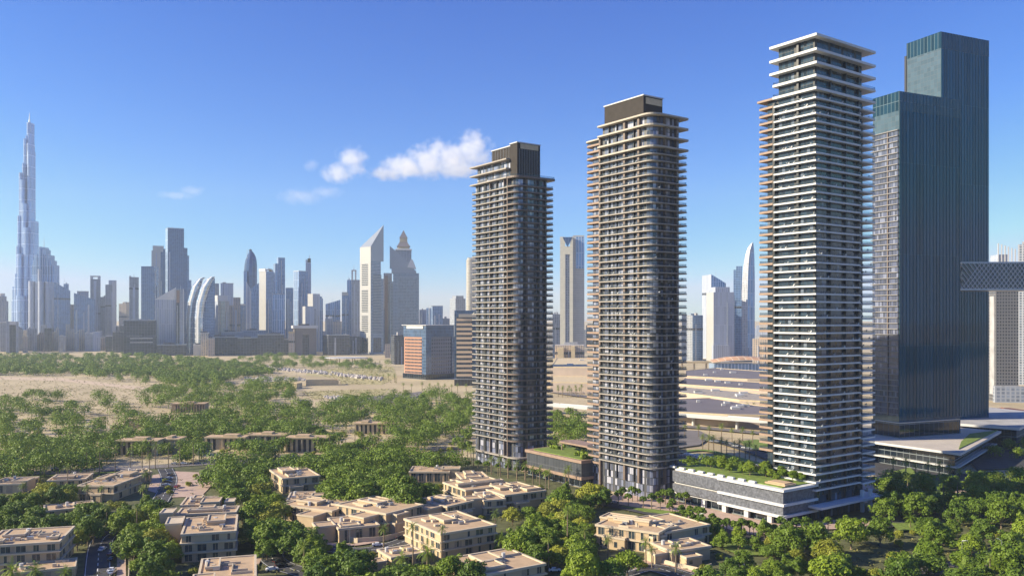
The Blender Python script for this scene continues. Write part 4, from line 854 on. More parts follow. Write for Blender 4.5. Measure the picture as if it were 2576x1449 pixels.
# open desert with dry scrub in the middle distance
lay('scrub_field', [(-200, 945), (250, 950), (380, 985), (340, 1040), (200, 1060), (215, 1020), (120, 985), (-200, 1000)], GROUND)
lay('dry_garden', [(770, 930), (990, 922), (1000, 950), (960, 968), (860, 966), (850, 950), (770, 945)], SCRUBG)
lay('dry_garden', [(760, 985), (980, 978), (960, 996), (790, 1004)], SCRUBG)
lay('dirt_track', [(-200, 945), (150, 950), (370, 975), (360, 982), (150, 958), (-200, 951)], plain('packed_sand', (.55, .42, .29), .9))
lay('access_road', [(830, 1006), (1000, 992), (1060, 985), (1060, 1000), (1000, 1012), (900, 1016)], ASPH2)
def ribbon(name, pts, w, mat, z=None, paint=False, world=False):
    """a road of even width along a line of ground points"""
    P = [Vector(p) for p in (pts if world else gp(pts))]
    # smooth the line
    Q = []
    for i in range(len(P) - 1):
        a = P[i - 1] if i else P[i]; b, c = P[i], P[i + 1]; d = P[i + 2] if i + 2 < len(P) else c
        for k in range(6):
            t = k / 6; Q.append(.5 * ((2 * b) + (c - a) * t + (2 * a - 5 * b + 4 * c - d) * t * t + (3 * b - a - 3 * c + d) * t ** 3))
    Q.append(P[-1]); LAY[0] += .03; zz0 = LAY[0] if z is None else z
    def strip(nm, w0, w1, zz1, mt, dash=None, pr=None):
        m = MB(); s = 0
        for i in range(len(Q) - 1):
            a, b = Q[i], Q[i + 1]; t0 = (Q[min(i + 1, len(Q) - 1)] - Q[max(i - 1, 0)]).normalized(); t1 = (Q[min(i + 2, len(Q) - 1)] - Q[i]).normalized()
            n0, n1 = Vector((-t0.y, t0.x)), Vector((-t1.y, t1.x))
            def qd(fa, fb):
                p, q = a.lerp(b, fa), a.lerp(b, fb); m0, m1 = n0.lerp(n1, fa), n0.lerp(n1, fb)
                m.face([(*(p + m0 * w0), zz1), (*(p + m0 * w1), zz1), (*(q + m1 * w1), zz1), (*(q + m1 * w0), zz1)], None, 0)
            L = (b - a).length
            if dash is None: qd(0, 1)
            else:
                k = 0.0
                while k < L:
                    qd(k / L, min(1, (k + 2.2) / L)); k += 6
        return m.build(nm, mt)
    o = tag(strip(name, -w / 2, w / 2, zz0, mat), kind='structure')
    if paint:
        tag(strip('road_marking', -.12, .12, zz0 + .02, PAINT, 1), kind='structure')
        for s_ in (-1, 1): tag(strip('road_marking', s_ * (w / 2 - .5) - .08, s_ * (w / 2 - .5) + .08, zz0 + .02, PAINT), kind='structure')
    return o, Q
LAY[0] = .3
lay('paved_court', [(384, 1196), (440, 1186), (520, 1190), (540, 1215), (505, 1250), (430, 1252), (372, 1235)], PAVE)
ribbon('road', [(-100, 1200), (95, 1190), (260, 1182), (400, 1174), (520, 1166), (760, 1158)], 13, ASPH2, paint=True)
ribbon('verge', [(-100, 1209), (95, 1199), (260, 1190), (360, 1184)], 3.5, LAWN)
ribbon('road', [(415, 1180), (425, 1205), (415, 1240), (380, 1290), (330, 1330), (275, 1345), (252, 1375), (245, 1449), (243, 1540)], 9, ASPH, paint=True)
ribbon('pavement', [(310, 1345), (306, 1380), (305, 1449), (306, 1500)], 3, PAVE)
ribbon('road', [(1290, 1560), (1000, 1480), (800, 1450), (700, 1420), (690, 1390), (780, 1376), (900, 1388), (985, 1374), (1050, 1348), (1060, 1330)], 9.5, ASPH, paint=True)
ribbon('pavement', [(620, 1470), (640, 1420), (670, 1385), (760, 1366), (860, 1372), (930, 1366), (1040, 1335)], 3.5, PAVE)
ribbon('road', [(1440, 1470), (1560, 1445), (1640, 1430), (1760, 1462), (1900, 1480), (2050, 1500)], 9.5, ASPH, paint=True)
ribbon('pavement', [(1580, 1432), (1640, 1415), (1700, 1425), (1790, 1452)], 5, PAVE)
ribbon('road', [(1080, 1134), (1130, 1130), (1190, 1128), (1300, 1150)], 12, ASPH)
# plaza, lawns and drive in front of the tallest tower
lay('plaza', [(1500, 1268), (1620, 1290), (1690, 1300), (1800, 1330), (1900, 1350), (1960, 1338), (2200, 1330), (2220, 1318), (2100, 1310), (1980, 1325), (1860, 1300), (1700, 1262), (1560, 1240)], PAVE)
ribbon('drive', [(1480, 1262), (1600, 1285), (1720, 1312), (1850, 1345), (1960, 1362), (2080, 1352), (2180, 1335), (2260, 1310), (2240, 1290)], 8, ASPH)
lay('lawn', [(1560, 1275), (1620, 1281), (1700, 1290), (1680, 1297), (1620, 1290)], LAWN)
lay('lawn', [(1700, 1318), (1780, 1330), (1850, 1352), (1840, 1362), (1900, 1380), (1960, 1400), (1860, 1400), (1790, 1372), (1786, 1350)], LAWN)
lay('lawn', [(2230, 1192), (2290, 1178), (2300, 1188), (2320, 1205), (2450, 1225), (2576, 1250), (2640, 1300), (2500, 1300), (2320, 1250), (2240, 1210)], LAWN)
lay('road', [(2440, 1165), (2560, 1085), (2640, 1085), (2640, 1175), (2460, 1185)], ASPH)
lay('lawn', [(2240, 1318), (2330, 1320), (2330, 1335), (2260, 1340)], LAWN)
ribbon('road', [(2230, 1228), (2340, 1232), (2460, 1245), (2640, 1262)], 8, PAVE)
ribbon('road', [(2300, 1452), (2420, 1425), (2500, 1425), (2640, 1445)], 9, ASPH2)
# roads right of centre: the loop beneath the palms
ribbon('road', [(1330, 1190), (1500, 1150), (1700, 1148), (1800, 1158), (1900, 1176), (2050, 1210), (2250, 1240)], 14, PAVE)
lay('road', [(1700, 1083), (1760, 1086), (1790, 1100), (1760, 1122), (1700, 1130), (1600, 1130), (1600, 1083)], ASPH2)
ribbon('verge', [(1700, 1140), (1770, 1135), (1830, 1148), (1905, 1168), (1990, 1185)], 6, LAWN)
ribbon('road', [(1780, 1108), (1830, 1118), (1905, 1142), (1990, 1172)], 12, ASPH)
lay('lawn', [(1860, 1112), (1905, 1108), (1960, 1125), (1930, 1140), (1880, 1130)], LAWN)
ribbon('road', [(1340, 1068), (1480, 1076), (1600, 1074), (1720, 1075), (1920, 1092)], 16, ASPH2)
ribbon('road', [(1380, 985), (1480, 1000), (1720, 1030), (1920, 1052)], 18, ASPH2)
ribbon('road', [(2560, 1010), (2640, 990)], 30, ASPH2)
# ================================================================ flyovers
def flyover(lab, pts, z, w):
    P = [Vector(G(x, y, z)) for x, y in pts]; o0 = P[0]
    r = thing('flyover', lab, 'flyover', (*o0, 0))
    for nm, a, b, z0, z1, mt in (('deck', -w / 2, w / 2, z - 1.4, z, PALE), ('parapet', -w / 2 - .3, -w / 2, z - 1.6, z + 1.1, PALE), ('parapet', w / 2, w / 2 + .3, z - 1.6, z + 1.1, PALE), ('barrier', -.2, .2, z + .01, z + .9, PALE)):
        m = MB()
        for p, q in zip(P, P[1:]):
            t = (q - p).normalized(); n = Vector((-t.y, t.x)); pp, qq = p - o0, q - o0
            m.prism([tuple(pp + n * a), tuple(pp + n * b), tuple(qq + n * b), tuple(qq + n * a)][::-1], z0, z1, 0, 0, True)
        m.build(nm, mt, r)
    for i, (p, q) in enumerate(zip(P, P[1:])):
        n = max(1, int((q - p).length / 28))
        for k in range(n):
            c = p.lerp(q, (k + .5) / n) - o0
            m = MB(); m.prism(circ(c.x, c.y, 1.3, 10), 0, z - 2.4, 0, 0); m.box(c.x - 2.6, c.x + 2.6, c.y - 1.2, c.y + 1.2, z - 2.4, z - 1.4, 0); m.build('pier', PALE, r)
    return r
flyover('pale concrete flyover crossing left to right behind the gap of the two brown towers', [(1300, 1012), (1400, 1018), (1500, 1026), (1600, 1034)], 9, 11)
flyover('pale concrete flyover leaving the middle brown tower towards the tallest tower', [(1690, 1040), (1800, 1048), (1910, 1056), (2100, 1070)], 9, 13)
# ================================================================ flat halls beyond the roads
def hall(lab, pts, z, roofm, cat='hall', name='low_hall', lines=0, z0=0):
    P = [G(x, y, z) for x, y in pts]; o = P[0]; r = thing(name, lab, cat, (*o, 0)); pl = [(p[0] - o[0], p[1] - o[1]) for p in P]
    m = MB(); m.prism(pl, z0, z - 1.2, 0, 1); m.build('walls', [G_MALL, G_MALLD], r)
    m = MB(); m.ring(pl, inset_line(pl, 3), z - 1.2, z, 0); m.build('parapet', SAND, r)
    m = MB(); m.prism(inset_line(pl, 3.02), z - 1.2, z - .5, 0, 0); m.build('roof', roofm, r)
    FOOT.append(P); rr_ = random.Random(int(o[0]))
    cx, cy = sum(p[0] for p in pl) / len(pl), sum(p[1] for p in pl) / len(pl)
    for k in range(lines):
        q = pl[rr_.randrange(len(pl))]; f = rr_.uniform(.1, .7); x, y = cx + (q[0] - cx) * f, cy + (q[1] - cy) * f; w = rr_.uniform(3, 9)
        m = MB(); m.box(x, x + w, y, y + w * .7, z - .5, z + 1.5, 0); m.build('roof_plant', PALE, r)
    return r
hall('wide dark-roofed mall block left of the tallest tower, nearest the gold shell', [(1722, 945), (1722, 932), (1800, 925), (1990, 938), (1990, 955), (1880, 953)], 16, G_MALLD, lines=4)
hall('wide dark-roofed mall block, second row below the gold shell', [(1700, 965), (1722, 950), (1990, 965), (1990, 985)], 15, G_MALLD, lines=5)
hall('broad tan-roofed mall block with a long pale edge, third row below the gold shell', [(1700, 985), (1722, 972), (1880, 985), (1990, 1000), (1990, 1012), (1860, 1005)], 13, ROOFC, lines=6)
hall('low brown-roofed hall with crossing pale parapets between the middle and tallest towers', [(1700, 1035), (1700, 1003), (1790, 1000), (1905, 1018), (2010, 1030), (2010, 1045), (1830, 1042)], 11, G_MALLD, lines=8)
hall('stepped sandy block in the gap between the two brown towers, lower tier', [(1385, 960), (1385, 935), (1600, 935), (1600, 965)], 14, SAND, lines=2)
hall('stepped sandy block in the gap between the two brown towers, upper tier', [(1385, 922), (1400, 900), (1600, 900), (1600, 925)], 26, SAND, lines=3)
# metro station shell
g = XD(1790, 1500); r = thing('metro_station', 'gold shell-roofed metro station beyond the dark mall roofs', 'metro station', (*g, 0), 0)
m = MB(); nx, ny = 16, 8; W_ = 118
P_ = [[(i / nx * W_, j / ny * 50 - 5, 13 + 14 * sin(pi * min(1, .08 + .84 * i / nx)) ** .6 * (1 - .9 * (j / ny - .5) ** 2 * 2)) for j in range(ny + 1)] for i in range(nx + 1)]
for i in range(nx):
    for j in range(ny): m.face([P_[i][j], P_[i + 1][j], P_[i + 1][j + 1], P_[i][j + 1]], [(i, j), (i + 1, j), (i + 1, j + 1), (i, j + 1)], 0)
m.build('shell_roof', facade('gold_shell', (.58, .30, .12), (.75, .60, .42), 1.6, 1.0, .12, .2, .4, .35), r, smooth=True)
m = MB(); m.prism(rect(4, W_ - 4, 0, 38), 0, 14, 0, 0); m.build('glazed_hall', G_BLUE3, r)
g = XD(1716, 1560); r = thing('metro_viaduct', 'long cream elevated rail viaduct running left from the gold shell', 'viaduct', (*g, 0), 0)
m = MB(); m.box(-10, 70, 0, 10, 12, 15.5, 0); m.build('deck', SAND, r)
for k in range(4):
    m = MB(); m.box(k * 22, k * 22 + 2.5, 3, 7, 0, 12, 0); m.build('pier', SAND, r)

# ================================================================ old pavilions among the trees
def pavilion(lab, x0, x1, yt, yb, n, rot=0, dep=12, tone=None):
    d = F * CH / (yb - HY); c = XD(x0, d); L = (x1 - x0) / F * d; h = max(3.5, ZH(yt, d)); w = tone or SAND
    r = thing('stone_pavilion', lab, 'pavilion', (*c, 0), rot); foot(c, rot, 0, L, 0, dep, 1)
    m = MB(); m.prism(rect(0, L, 1.2, dep), 0, h - .8, 0, 1); m.build('walls', [w, ROOFC], r)
    m = MB(); m.prism(rect(-.5, L + .5, -.6, dep + .5), h - .8, h, 0, 1, True); m.build('roof_slab', [w, VROOF], r); rq = random.Random(int(x0)); m = MB(); q0 = rq.uniform(.1, .5) * L; m.prism(rect(q0, q0 + L * rq.uniform(.15, .4), 2, dep - 2), h, h + 1.3, 0, 1); m.build('roof_box', [w, VROOF], r)
    for k in range(n):
        if rq.random() < .2 and n > 3: continue
        x = (k + .5) / n * L; ww = rq.uniform(.16, .28); m = MB(); m.box(x - L / n * ww, x + L / n * ww, 1.05, 1.18, .2, h - 1.6, 0); m.build('tall_opening', BLACK, r)
    for k in range(0, n + 1, 3):
        x = min(L - .5, max(0, k / n * L - .25)); m = MB(); m.box(x, x + .5, -.3, .3, 0, h - .8, 0); m.build('pillar', w, r)
    return r
pavilion('small sandstone pavilion half hidden by trees, leftmost of the pavilions', 222, 250, 1085, 1110, 2)
pavilion('long sandstone pavilion with dark tall openings beside the palm avenue', 291, 396, 1107, 1145, 8)
pavilion('sandstone pavilion with four tall openings right of the long dark one', 406, 451, 1103, 1139, 4)
pavilion('long sunlit pavilion wall left of the double pavilion', 516, 616, 1099, 1131, 7)
pavilion('yellowish overgrown pavilion in the middle of the pavilion row', 617, 718, 1093, 1126, 6)
pavilion('sandstone pavilion with evenly spaced dark doors at the right of the row', 719, 825, 1100, 1137, 8)
pavilion('colonnaded stone pavilion behind trees left of the shortest brown tower', 892, 971, 1064, 1092, 7)
pavilion('timber-walled round pavilion in the clearing', 432, 513, 1015, 1038, 12, 0.05, 14, VPANEL)
pavilion('low flat kiosk with a thin roof among the trees', 313, 371, 1052, 1076, 5, 0, 8, VPANEL)
def wallbox(lab, x0, x1, yt, yb, dep=14, rot=.35):
    d = F * CH / (yb - HY); c = XD(x0, d); L = (x1 - x0) / F * d; h = ZH(yt, d)
    r = thing('sand_enclosure', lab, 'walled enclosure', (*c, 0), rot); foot(c, rot, 0, L, 0, dep, 1)
    m = MB(); m.ring(rect(0, L, 0, dep), rect(.8, L - .8, .8, dep - .8), 0, h, 0); m.build('boundary_wall', SAND, r)
    m = MB(); m.face([(.8, .8, .3), (L - .8, .8, .3), (L - .8, dep - .8, .3), (.8, dep - .8, .3)], None, 0); m.build('inner_floor', GROUND, r)
wallbox('open sandy walled enclosure in the construction yard, right one', 769, 850, 957, 970, 16, .25)
wallbox('open sandy walled enclosure in the construction yard, left one', 672, 756, 962, 976, 14, -.3)
# shelter with a round flat canopy
g = G(870, 914); r = thing('round_canopy', 'wide flat round canopy roof in front of the dark offices', 'canopy', (*g, 0))
m = MB(); m.prism(circ(0, 0, 46, 28, 26), 11, 12.6, 0, 0, True); m.build('canopy_roof', PALE, r)
for a in range(6):
    m = MB(); m.prism(circ(32 * cos(a * 1.05), 17 * sin(a * 1.05), .9, 8), 0, 11, 0, 0); m.build('column', SAND, r)
# boulder ridge (uncountable)
rk = random.Random(5); m = MB()
def rock(m, x, y, s):
    pts = [(x + s * rk.uniform(.6, 1.2) * cos(a), y + s * rk.uniform(.6, 1.2) * sin(a)) for a in (0, 1.1, 2.2, 3.3, 4.4, 5.4)]
    m.prism(pts, -.2, s * rk.uniform(.4, .9), 0, None); m.cone(pts, s * .55, (x + rk.uniform(-.3, .3) * s, y, s * rk.uniform(.9, 1.4)), 0)
for (xa, ya_, xb_, yb_, n, s) in ((660, 925, 800, 938, 150, 2.6), (790, 936, 960, 955, 170, 2.6), (615, 955, 770, 955, 190, 2.2), (610, 962, 700, 958, 80, 2.0), (820, 1000, 890, 1003, 90, 1.6)):
    for _ in range(n):
        f = rk.random(); p = G(xa + (xb_ - xa) * f + rk.uniform(-4, 4), ya_ + (yb_ - ya_) * f + rk.uniform(-3.5, 3.5)); rock(m, p[0], p[1], s * rk.uniform(.5, 1.3))
tag(m.build('rubble', plain('pale_rock', (.42, .38, .36), .9, .3, .4)), kind='stuff')
# ================================================================ flat-roofed villas
WINS = {}
def window(root, face, u, z, w, h, L, W):
    """one framed window on a wall: face 0 front (y=0), 1 right (x=L), 2 left (x=0)"""
    key = (round(w, 1), round(h, 1))
    if key not in WINS:
        m = MB(); m.box(-w / 2, w / 2, -.05, .02, 0, h, 0); fr = m
        o = m.build('window', VDARK, None)
        f = MB()
        for a, b, c, d in ((-w / 2 - .12, -w / 2, -.1, h + .1), (w / 2, w / 2 + .12, -.1, h + .1)): f.box(a, b, -.12, 0, c, d, 0)
        f.box(-w / 2, w / 2, -.12, 0, -.1, 0, 0); f.box(-w / 2, w / 2, -.12, 0, h, h + .1, 0)
        if w > 1.6: f.box(-.05, .05, -.1, -.055, 0, h, 0)
        fo = f.build('window_frame', BLACK if (key[0] * 10) % 2 else VPAR, o)
        WINS[key] = (o, [fo]); fresh = True
    else: fresh = False
    o, ch = WINS[key]
    loc, rz = {0: ((u, -.02, z), 0), 1: ((L + .02, u, z), pi / 2), 2: ((-.02, u, z), -pi / 2)}[face]
    if fresh: o.parent = root; o.location = loc; o.rotation_euler = (0, 0, rz)
    else: dup(o, root, loc, rz, ch=ch)
VILLAS = []
def villa(lab, FL, FR, yb, z, storeys=2, mods=(), seed=0, cat='villa', name='flat_roofed_villa', bands=True, rot=None, dep=None, wins=(0, 1, 2), vis=None, plantn=3, ribs=False):
    a, b = Vector(G(*FL, z)), Vector(G(*FR, z)); e = (b - a); L = e.length; rz = atan2(e.y, e.x) if rot is None else rot
    near = b if b.y < a.y else a
    W = dep or max(6, abs(F * (CH - z) / (yb - HY) - near.y))
    r = thing(name, lab, cat, (*a, 0), rz); foot(a, rz, 0, L, 0, W, 2.5); rd = random.Random(seed + int(FL[0]))
    sh = z / storeys
    m = MB(); m.prism(rect(0, L, 0, W), 0, z - .6, 0, 0); m.build('walls', VWALL, r)
    m = MB(); m.prism(rect(.3, L - .3, .3, W - .3), z - .6, z - .25, 0, 0); rf = m.build('roof', VROOF, r)
    k = .45 if bands else .1
    m = MB(); m.ring(rect(-k, L + k, -k, W + k), rect(.35, L - .35, .35, W - .35), z - .75, z + .1, 0); m.build('parapet', VPAR, rf)
    for _ in range(plantn + 2):
        x, y = rd.uniform(.15, .8) * L, rd.uniform(.2, .75) * W; w = rd.uniform(.8, 1.8)
        m = MB(); m.box(x, x + w, y, y + w * .8, z - .25, z + rd.uniform(.5, 1.0), 0); m.box(x + w * 1.3, x + w * 1.8, y, y + w * .5, z - .25, z + .5, 0); m.build('roof_vent', VPAR if rd.random() < .6 else STEEL, rf)
    for _ in range(3 if L > 12 else 1):   # low upstands that divide the roof terraces
        x, y = rd.uniform(.1, .75) * L, rd.uniform(.1, .75) * W; ww = rd.uniform(.15, .4) * L
        m = MB(); m.box(x, min(L - .4, x + ww), y, y + .3, z - .25, z + .55, 0); m.box(x, x + .3, y + .3, min(W - .4, y + .3 + W * rd.uniform(.1, .3)), z - .25, z + .55, 0); m.build('roof_upstand', VPAR, rf)
    if L > 9:
        x, y = rd.uniform(.1, .8) * L, rd.uniform(.5, .8) * W; m = MB(); m.tube((x, y, z - .25), (x, y, z + 1.5), .7, .7, 10); m.build('water_tank', PALE, rf)
        x, y = rd.uniform(.1, .7) * L, rd.uniform(.15, .5) * W; m = MB(); m.box(x, x + 2.2, y, y + .9, z - .1, z + .9, 0); m.box(x + .1, x + .9, y - .03, y, z + .05, z + .8, 0); m.build('condenser_unit', STEEL, rf)
    if bands:
        for s in range(1, storeys):
            m = MB(); m.box(-.7, L + .7, -.8, -.03, s * sh - .25, s * sh + .25, 0); m.box(L + .03, L + .7, -.03, W, s * sh - .25, s * sh + .25, 0); m.box(-.7, -.03, -.03, W, s * sh - .25, s * sh + .25, 0); m.build('balcony_ledge', VPAR, r)
    for s in range(storeys):
        z0 = s * sh + .45; hh = sh - 1.15
        for f in wins:
            Lf = L if f == 0 else W; n = max(1, int(Lf / 4.2)); u = Lf / n
            for q in range(n):
                c = rd.random()
                if c < .2: continue
                w = rd.choice([1.0, 1.8, 2.6, 3.2]) if u > 3.4 else 1.2
                window(r, f, (q + .5) * u, z0, w, round(hh, 1), L, W)
            if rd.random() < .8 and f == 0 and L > 12:
                m = MB(); x = rd.uniform(.1, .7) * L; m.box(x, x + 3.2, -.012, -.004, z0 - .3, z0 + hh, 0); m.build('wall_panel', VPANEL, r)
    mods = list(mods)
    if L > 13 and storeys > 1:
        q = rd.uniform(.08, .5) * L; mods.append((q, q + L * rd.uniform(.22, .34), .0 + W * .45, W * .85, z + rd.uniform(.9, 1.6), 1))
        if cat == 'villa': q = rd.uniform(.05, .5) * L; mods.append((q, q + L * rd.uniform(.25, .4), -rd.uniform(2, 3.6), 0, z * rd.uniform(.45, .62), 1))
    for i, (x0, x1, y0, y1, zt, mt) in enumerate(mods):   # further wings and roof boxes, in metres from the front left corner
        m = MB(); m.prism(rect(x0, x1, y0, y1), 0 if not (x0 > .2 and x1 < L - .2 and y0 > .2 and y1 < W - .2) else z - .3, zt - .5, 0, 0); wg = m.build('wing', VWALL, r)
        m = MB(); m.prism(rect(x0 + .3, x1 - .3, y0 + .3, y1 - .3), zt - .5, zt - .2, 0, 0); m.build('wing_roof', VROOF if mt else VPAR, wg)
        m = MB(); m.ring(rect(x0 - .25, x1 + .25, y0 - .25, y1 + .25), rect(x0 + .32, x1 - .32, y0 + .32, y1 - .32), zt - .6, zt + .15, 0); m.build('wing_parapet', VPAR, wg)
        if not (x0 > .2 and x1 < L - .2 and y0 > .2 and y1 < W - .2):
            foot(a, rz, x0, x1, y0, y1, 1.5)
            if y0 < 0 and x1 - x0 > 3:
                for q in range(int((x1 - x0) / 4)):
                    if rd.random() < .75:
                        mm = MB(); cx_ = x0 + 2 + q * 4; mm.box(cx_ - .7, cx_ + .7, y0 - .04, y0 - .01, 1, min(zt - 1.2, 3.2), 0); mm.build('wing_window', VDARK, wg)
    c_ = cos(rz); s_ = sin(rz); cor = [(a.x + c_ * x - s_ * y, a.y + s_ * x + c_ * y) for x, y in ((0, 0), (L, 0), (L, W), (0, W))]
    px = [PX(X, Y, Z) for X, Y in cor for Z in (0, z)]
    if vis is None: vis = .55
    x0, x1, y0, y1 = min(p[0] for p in px), max(p[0] for p in px), min(p[1] for p in px), max(p[1] for p in px)
    VILLAS.append(dict(root=r, L=L, W=W, d=a.y, box=(x0, x1, y0, y0 + (y1 - y0) * vis), cx=(x0 + x1) / 2, cy=(y0 + y1) / 2))
    return r
villa('three-storey sand-coloured apartment block in the bottom left corner', (-45, 1373), (148, 1361), 1332, 10.5, 3, [(2, 6, 2, 5, 11.6, 0), (21, 23.5, 4, 8, 11.4, 0)], 1, 'apartment block', 'apartment_block', vis=.95, plantn=5)
villa('low terrace villa in front of the bottom left apartment block', (30, 1441), (190, 1424), 1415, 3.6, 1, [], 2, bands=False, plantn=1)
villa('two-storey villa with a long receding side wall near the paved court', (197, 1220), (285, 1221), 1195, 8, 2, [(5, 14, 24, 33, 9.4, 1)], 3, vis=.95, plantn=5)
villa('long low villa row behind the trees at the far left', (-30, 1218), (56, 1216), 1200, 5, 1, [(10, 18, 3, 12, 6, 1)], 4, vis=.8)
villa('long low villa wing just left of the two-storey villa by the court', (120, 1208), (214, 1204), 1192, 5, 1, [(2, 12, 3, 9, 6.2, 1)], 5, vis=.8)
villa('small low villa beyond the leftmost road behind the two-storey one', (318, 1192), (381, 1186), 1181, 6, 1, [], 6, vis=.8)
villa('low flat villa hidden in greenery below the court villa', (112, 1284), (186, 1277), 1268, 4.5, 1, [(12, 20, 2, 8, 5.6, 1)], 7, vis=.7)
villa('three-storey block with three window rows, second from the bottom left', (457, 1343), (592, 1334), 1300, 10.8, 3, [(-7, -1, 14, 26, 11.8, 0)], 8, 'apartment block', 'apartment_block', vis=.98, plantn=6)
villa('flat roofed villa directly behind the three-storey block with three window rows', (444, 1293), (592, 1287), 1277, 9.5, 2, [(-5.5, -.5, -6, 3, 11.5, 0), (4, 18, 3, 6, 10.4, 0)], 9, vis=.5)
villa('villa with a raised roof terrace box behind the three-storey block', (455, 1270), (548, 1266), 1250, 7, 2, [(9, 17, -4, 6, 8.6, 1), (19, 23, 0, 8, 7.6, 0)], 10, vis=.6)
villa('villa with an L-shaped parapet at the bottom edge left of the curved street', (497, 1462), (642, 1450), 1403, 7.5, 2, [(-1.5, 5, -3, 5, 8.4, 1)], 11, vis=1, plantn=0)
villa('two-storey villa standing alone in trees with a clean rectangular roof', (711, 1203), (803.6, 1195), 1178, 8, 2, [], 12, vis=.98, plantn=5)
villa('stepped villa tucked below the lone two-storey villa', (722, 1258), (785, 1256), 1237, 6, 1, [(11, 18, 3, 9, 7.2, 1)], 13, vis=.6)
villa('low villa with a curved grey front wall left of the street villas', (756, 1274), (802, 1271), 1262, 6, 1, [], 14, vis=.9)
r35 = TH - .12
villa('angular villa with a rounded right corner and tall left wall', (835, 1284), (905, 1262), 1250, 7, 2, [(-9, 0, 3, 12, 6.0, 1)], 15, vis=.85, plantn=1)
villa('white-walled low villa with three small dark windows on the curved street', (853, 1329), (953, 1319), 1300, 6, 1, [(-8.5, -.5, 4, 12, 6.6, 1), (1, 9, 1, 6, 6.6, 1)], 16, vis=.98, plantn=1, wins=(0,))
villa('large stepped villa with a projecting cubic bay beside the street', (971, 1291), (1063, 1268), 1253, 8.8, 2, [(-9, 0, 4, 13, 8.0, 1), (3, 10, -3.5, 3, 8.2, 1)], 17, vis=.98, plantn=2)
villa('cream villa with a row of narrow upper windows right of the stepped villa', (1125, 1273), (1190, 1258), 1249, 7.2, 2, [(-9, 0, 3, 11, 7.0, 1)], 18, vis=.95)
villa('three-storey block with an orange sunlit end wall and many roof vents', (1109, 1341), (1246, 1319), 1296, 10, 3, [], 19, 'apartment block', 'apartment_block', vis=.9, plantn=7)
villa('low villa with a long parapet nearest the foot of the shortest brown tower', (1165, 1206), (1232, 1203), 1188, 7, 2, [(2, 10, 1, 7, 8, 1)], 20, vis=.8)
villa('small stepped villa below the one nearest the shortest brown tower', (1158, 1217), (1206, 1213), 1204, 6, 1, [], 21, vis=.7)
villa('villa with a thick white roof beam left of the brown-banded podium', (1172, 1232), (1290, 1218), 1209, 8, 2, [(0, 26, 8, 10.5, 9.3, 0), (4, 14, -5, 0, 7, 1)], 22, vis=.7, plantn=1)
villa('wide villa whose roof points at the middle brown tower', (1270, 1245), (1372, 1232), 1219, 7.5, 2, [(14, 22, 2, 8, 8.5, 1)], 23, vis=.8, plantn=1)
villa('cubic cream villa with a shaded terrace above the round trees', (1218, 1258), (1270, 1254), 1240, 7, 2, [(-8, 0, 2, 9, 7.6, 1)], 24, vis=.95, plantn=1)
villa('villa with a boat-shaped long roof behind the far clump of trees', (1030, 1186), (1130, 1186), 1172, 6, 1, [(18, 28, 2, 9, 7.4, 1)], 25, vis=.8, plantn=1)
# cluster turned with the towers
villa('large villa with a long diagonal ridge beam, centre right of the frame', (1500, 1318), (1640, 1346), 1296, 8.5, 2, [(1, 19, 9, 12, 10.2, 0), (-5, 8, 14, 23, 8.2, 1), (10, 18, 14, 22, 7.6, 1)], 26, rot=-.55, dep=16, vis=.9, plantn=1)
villa('villa with stepped roofs and a dark upper window right of the diagonal-beam villa', (1672, 1338), (1784, 1318), 1303, 7.5, 2, [(2, 9, 2, 8, 8.4, 1), (-7, 0, -1, 6, 6.6, 1)], 27, vis=.95, plantn=1)
villa('low walled villa at the street corner below the stepped-roof villa', (1690, 1385), (1786, 1372), 1362, 5.2, 1, [(-6, 0, 2, 9, 4, 1), (3, 10, -5, 0, 3.6, 1)], 28, vis=.98, plantn=1)
villa('villa with a deep roof recess at the bottom edge, centre of the frame', (1225, 1443), (1370, 1416), 1394, 7, 2, [(0, 9, 3, 10, 8, 1)], 29, vis=1, plantn=1)
villa('low villa roof with a pale triangular wall below the street trees', (985, 1401), (1068, 1388), 1378, 4, 1, [(-10, -2, 0, 5, 3, 1)], 30, vis=.9, plantn=0)
# garden walls: sandy boundary walls along the streets
for lab, pts, h in (('cream garden wall along the curved street below the white-walled villa', [(852, 1358), (900, 1366), (960, 1362), (1010, 1350), (1045, 1338)], 2.2), ('cream garden wall at the street corner villa', [(1640, 1412), (1700, 1428), (1755, 1440), (1790, 1430)], 2.0), ('cream garden wall beside the bottom left street', [(325, 1420), (323, 1470)], 2.0), ('garden wall beside the paved court villas', [(440, 1330), (380, 1345), (352, 1352)], 2.2)):
    P = [Vector(G(*p)) for p in pts]; o = P[0]; m = MB()
    for p, q in zip(P, P[1:]):
        t = (q - p).normalized(); n = Vector((-t.y, t.x)) * .15; p, q = p - o, q - o
        m.prism([tuple(p - n), tuple(q - n), tuple(q + n), tuple(p + n)], 0, h, 0, 0)
    tag(m.build('garden_wall', VPAR, None, (*o, 0)), lab, 'wall')
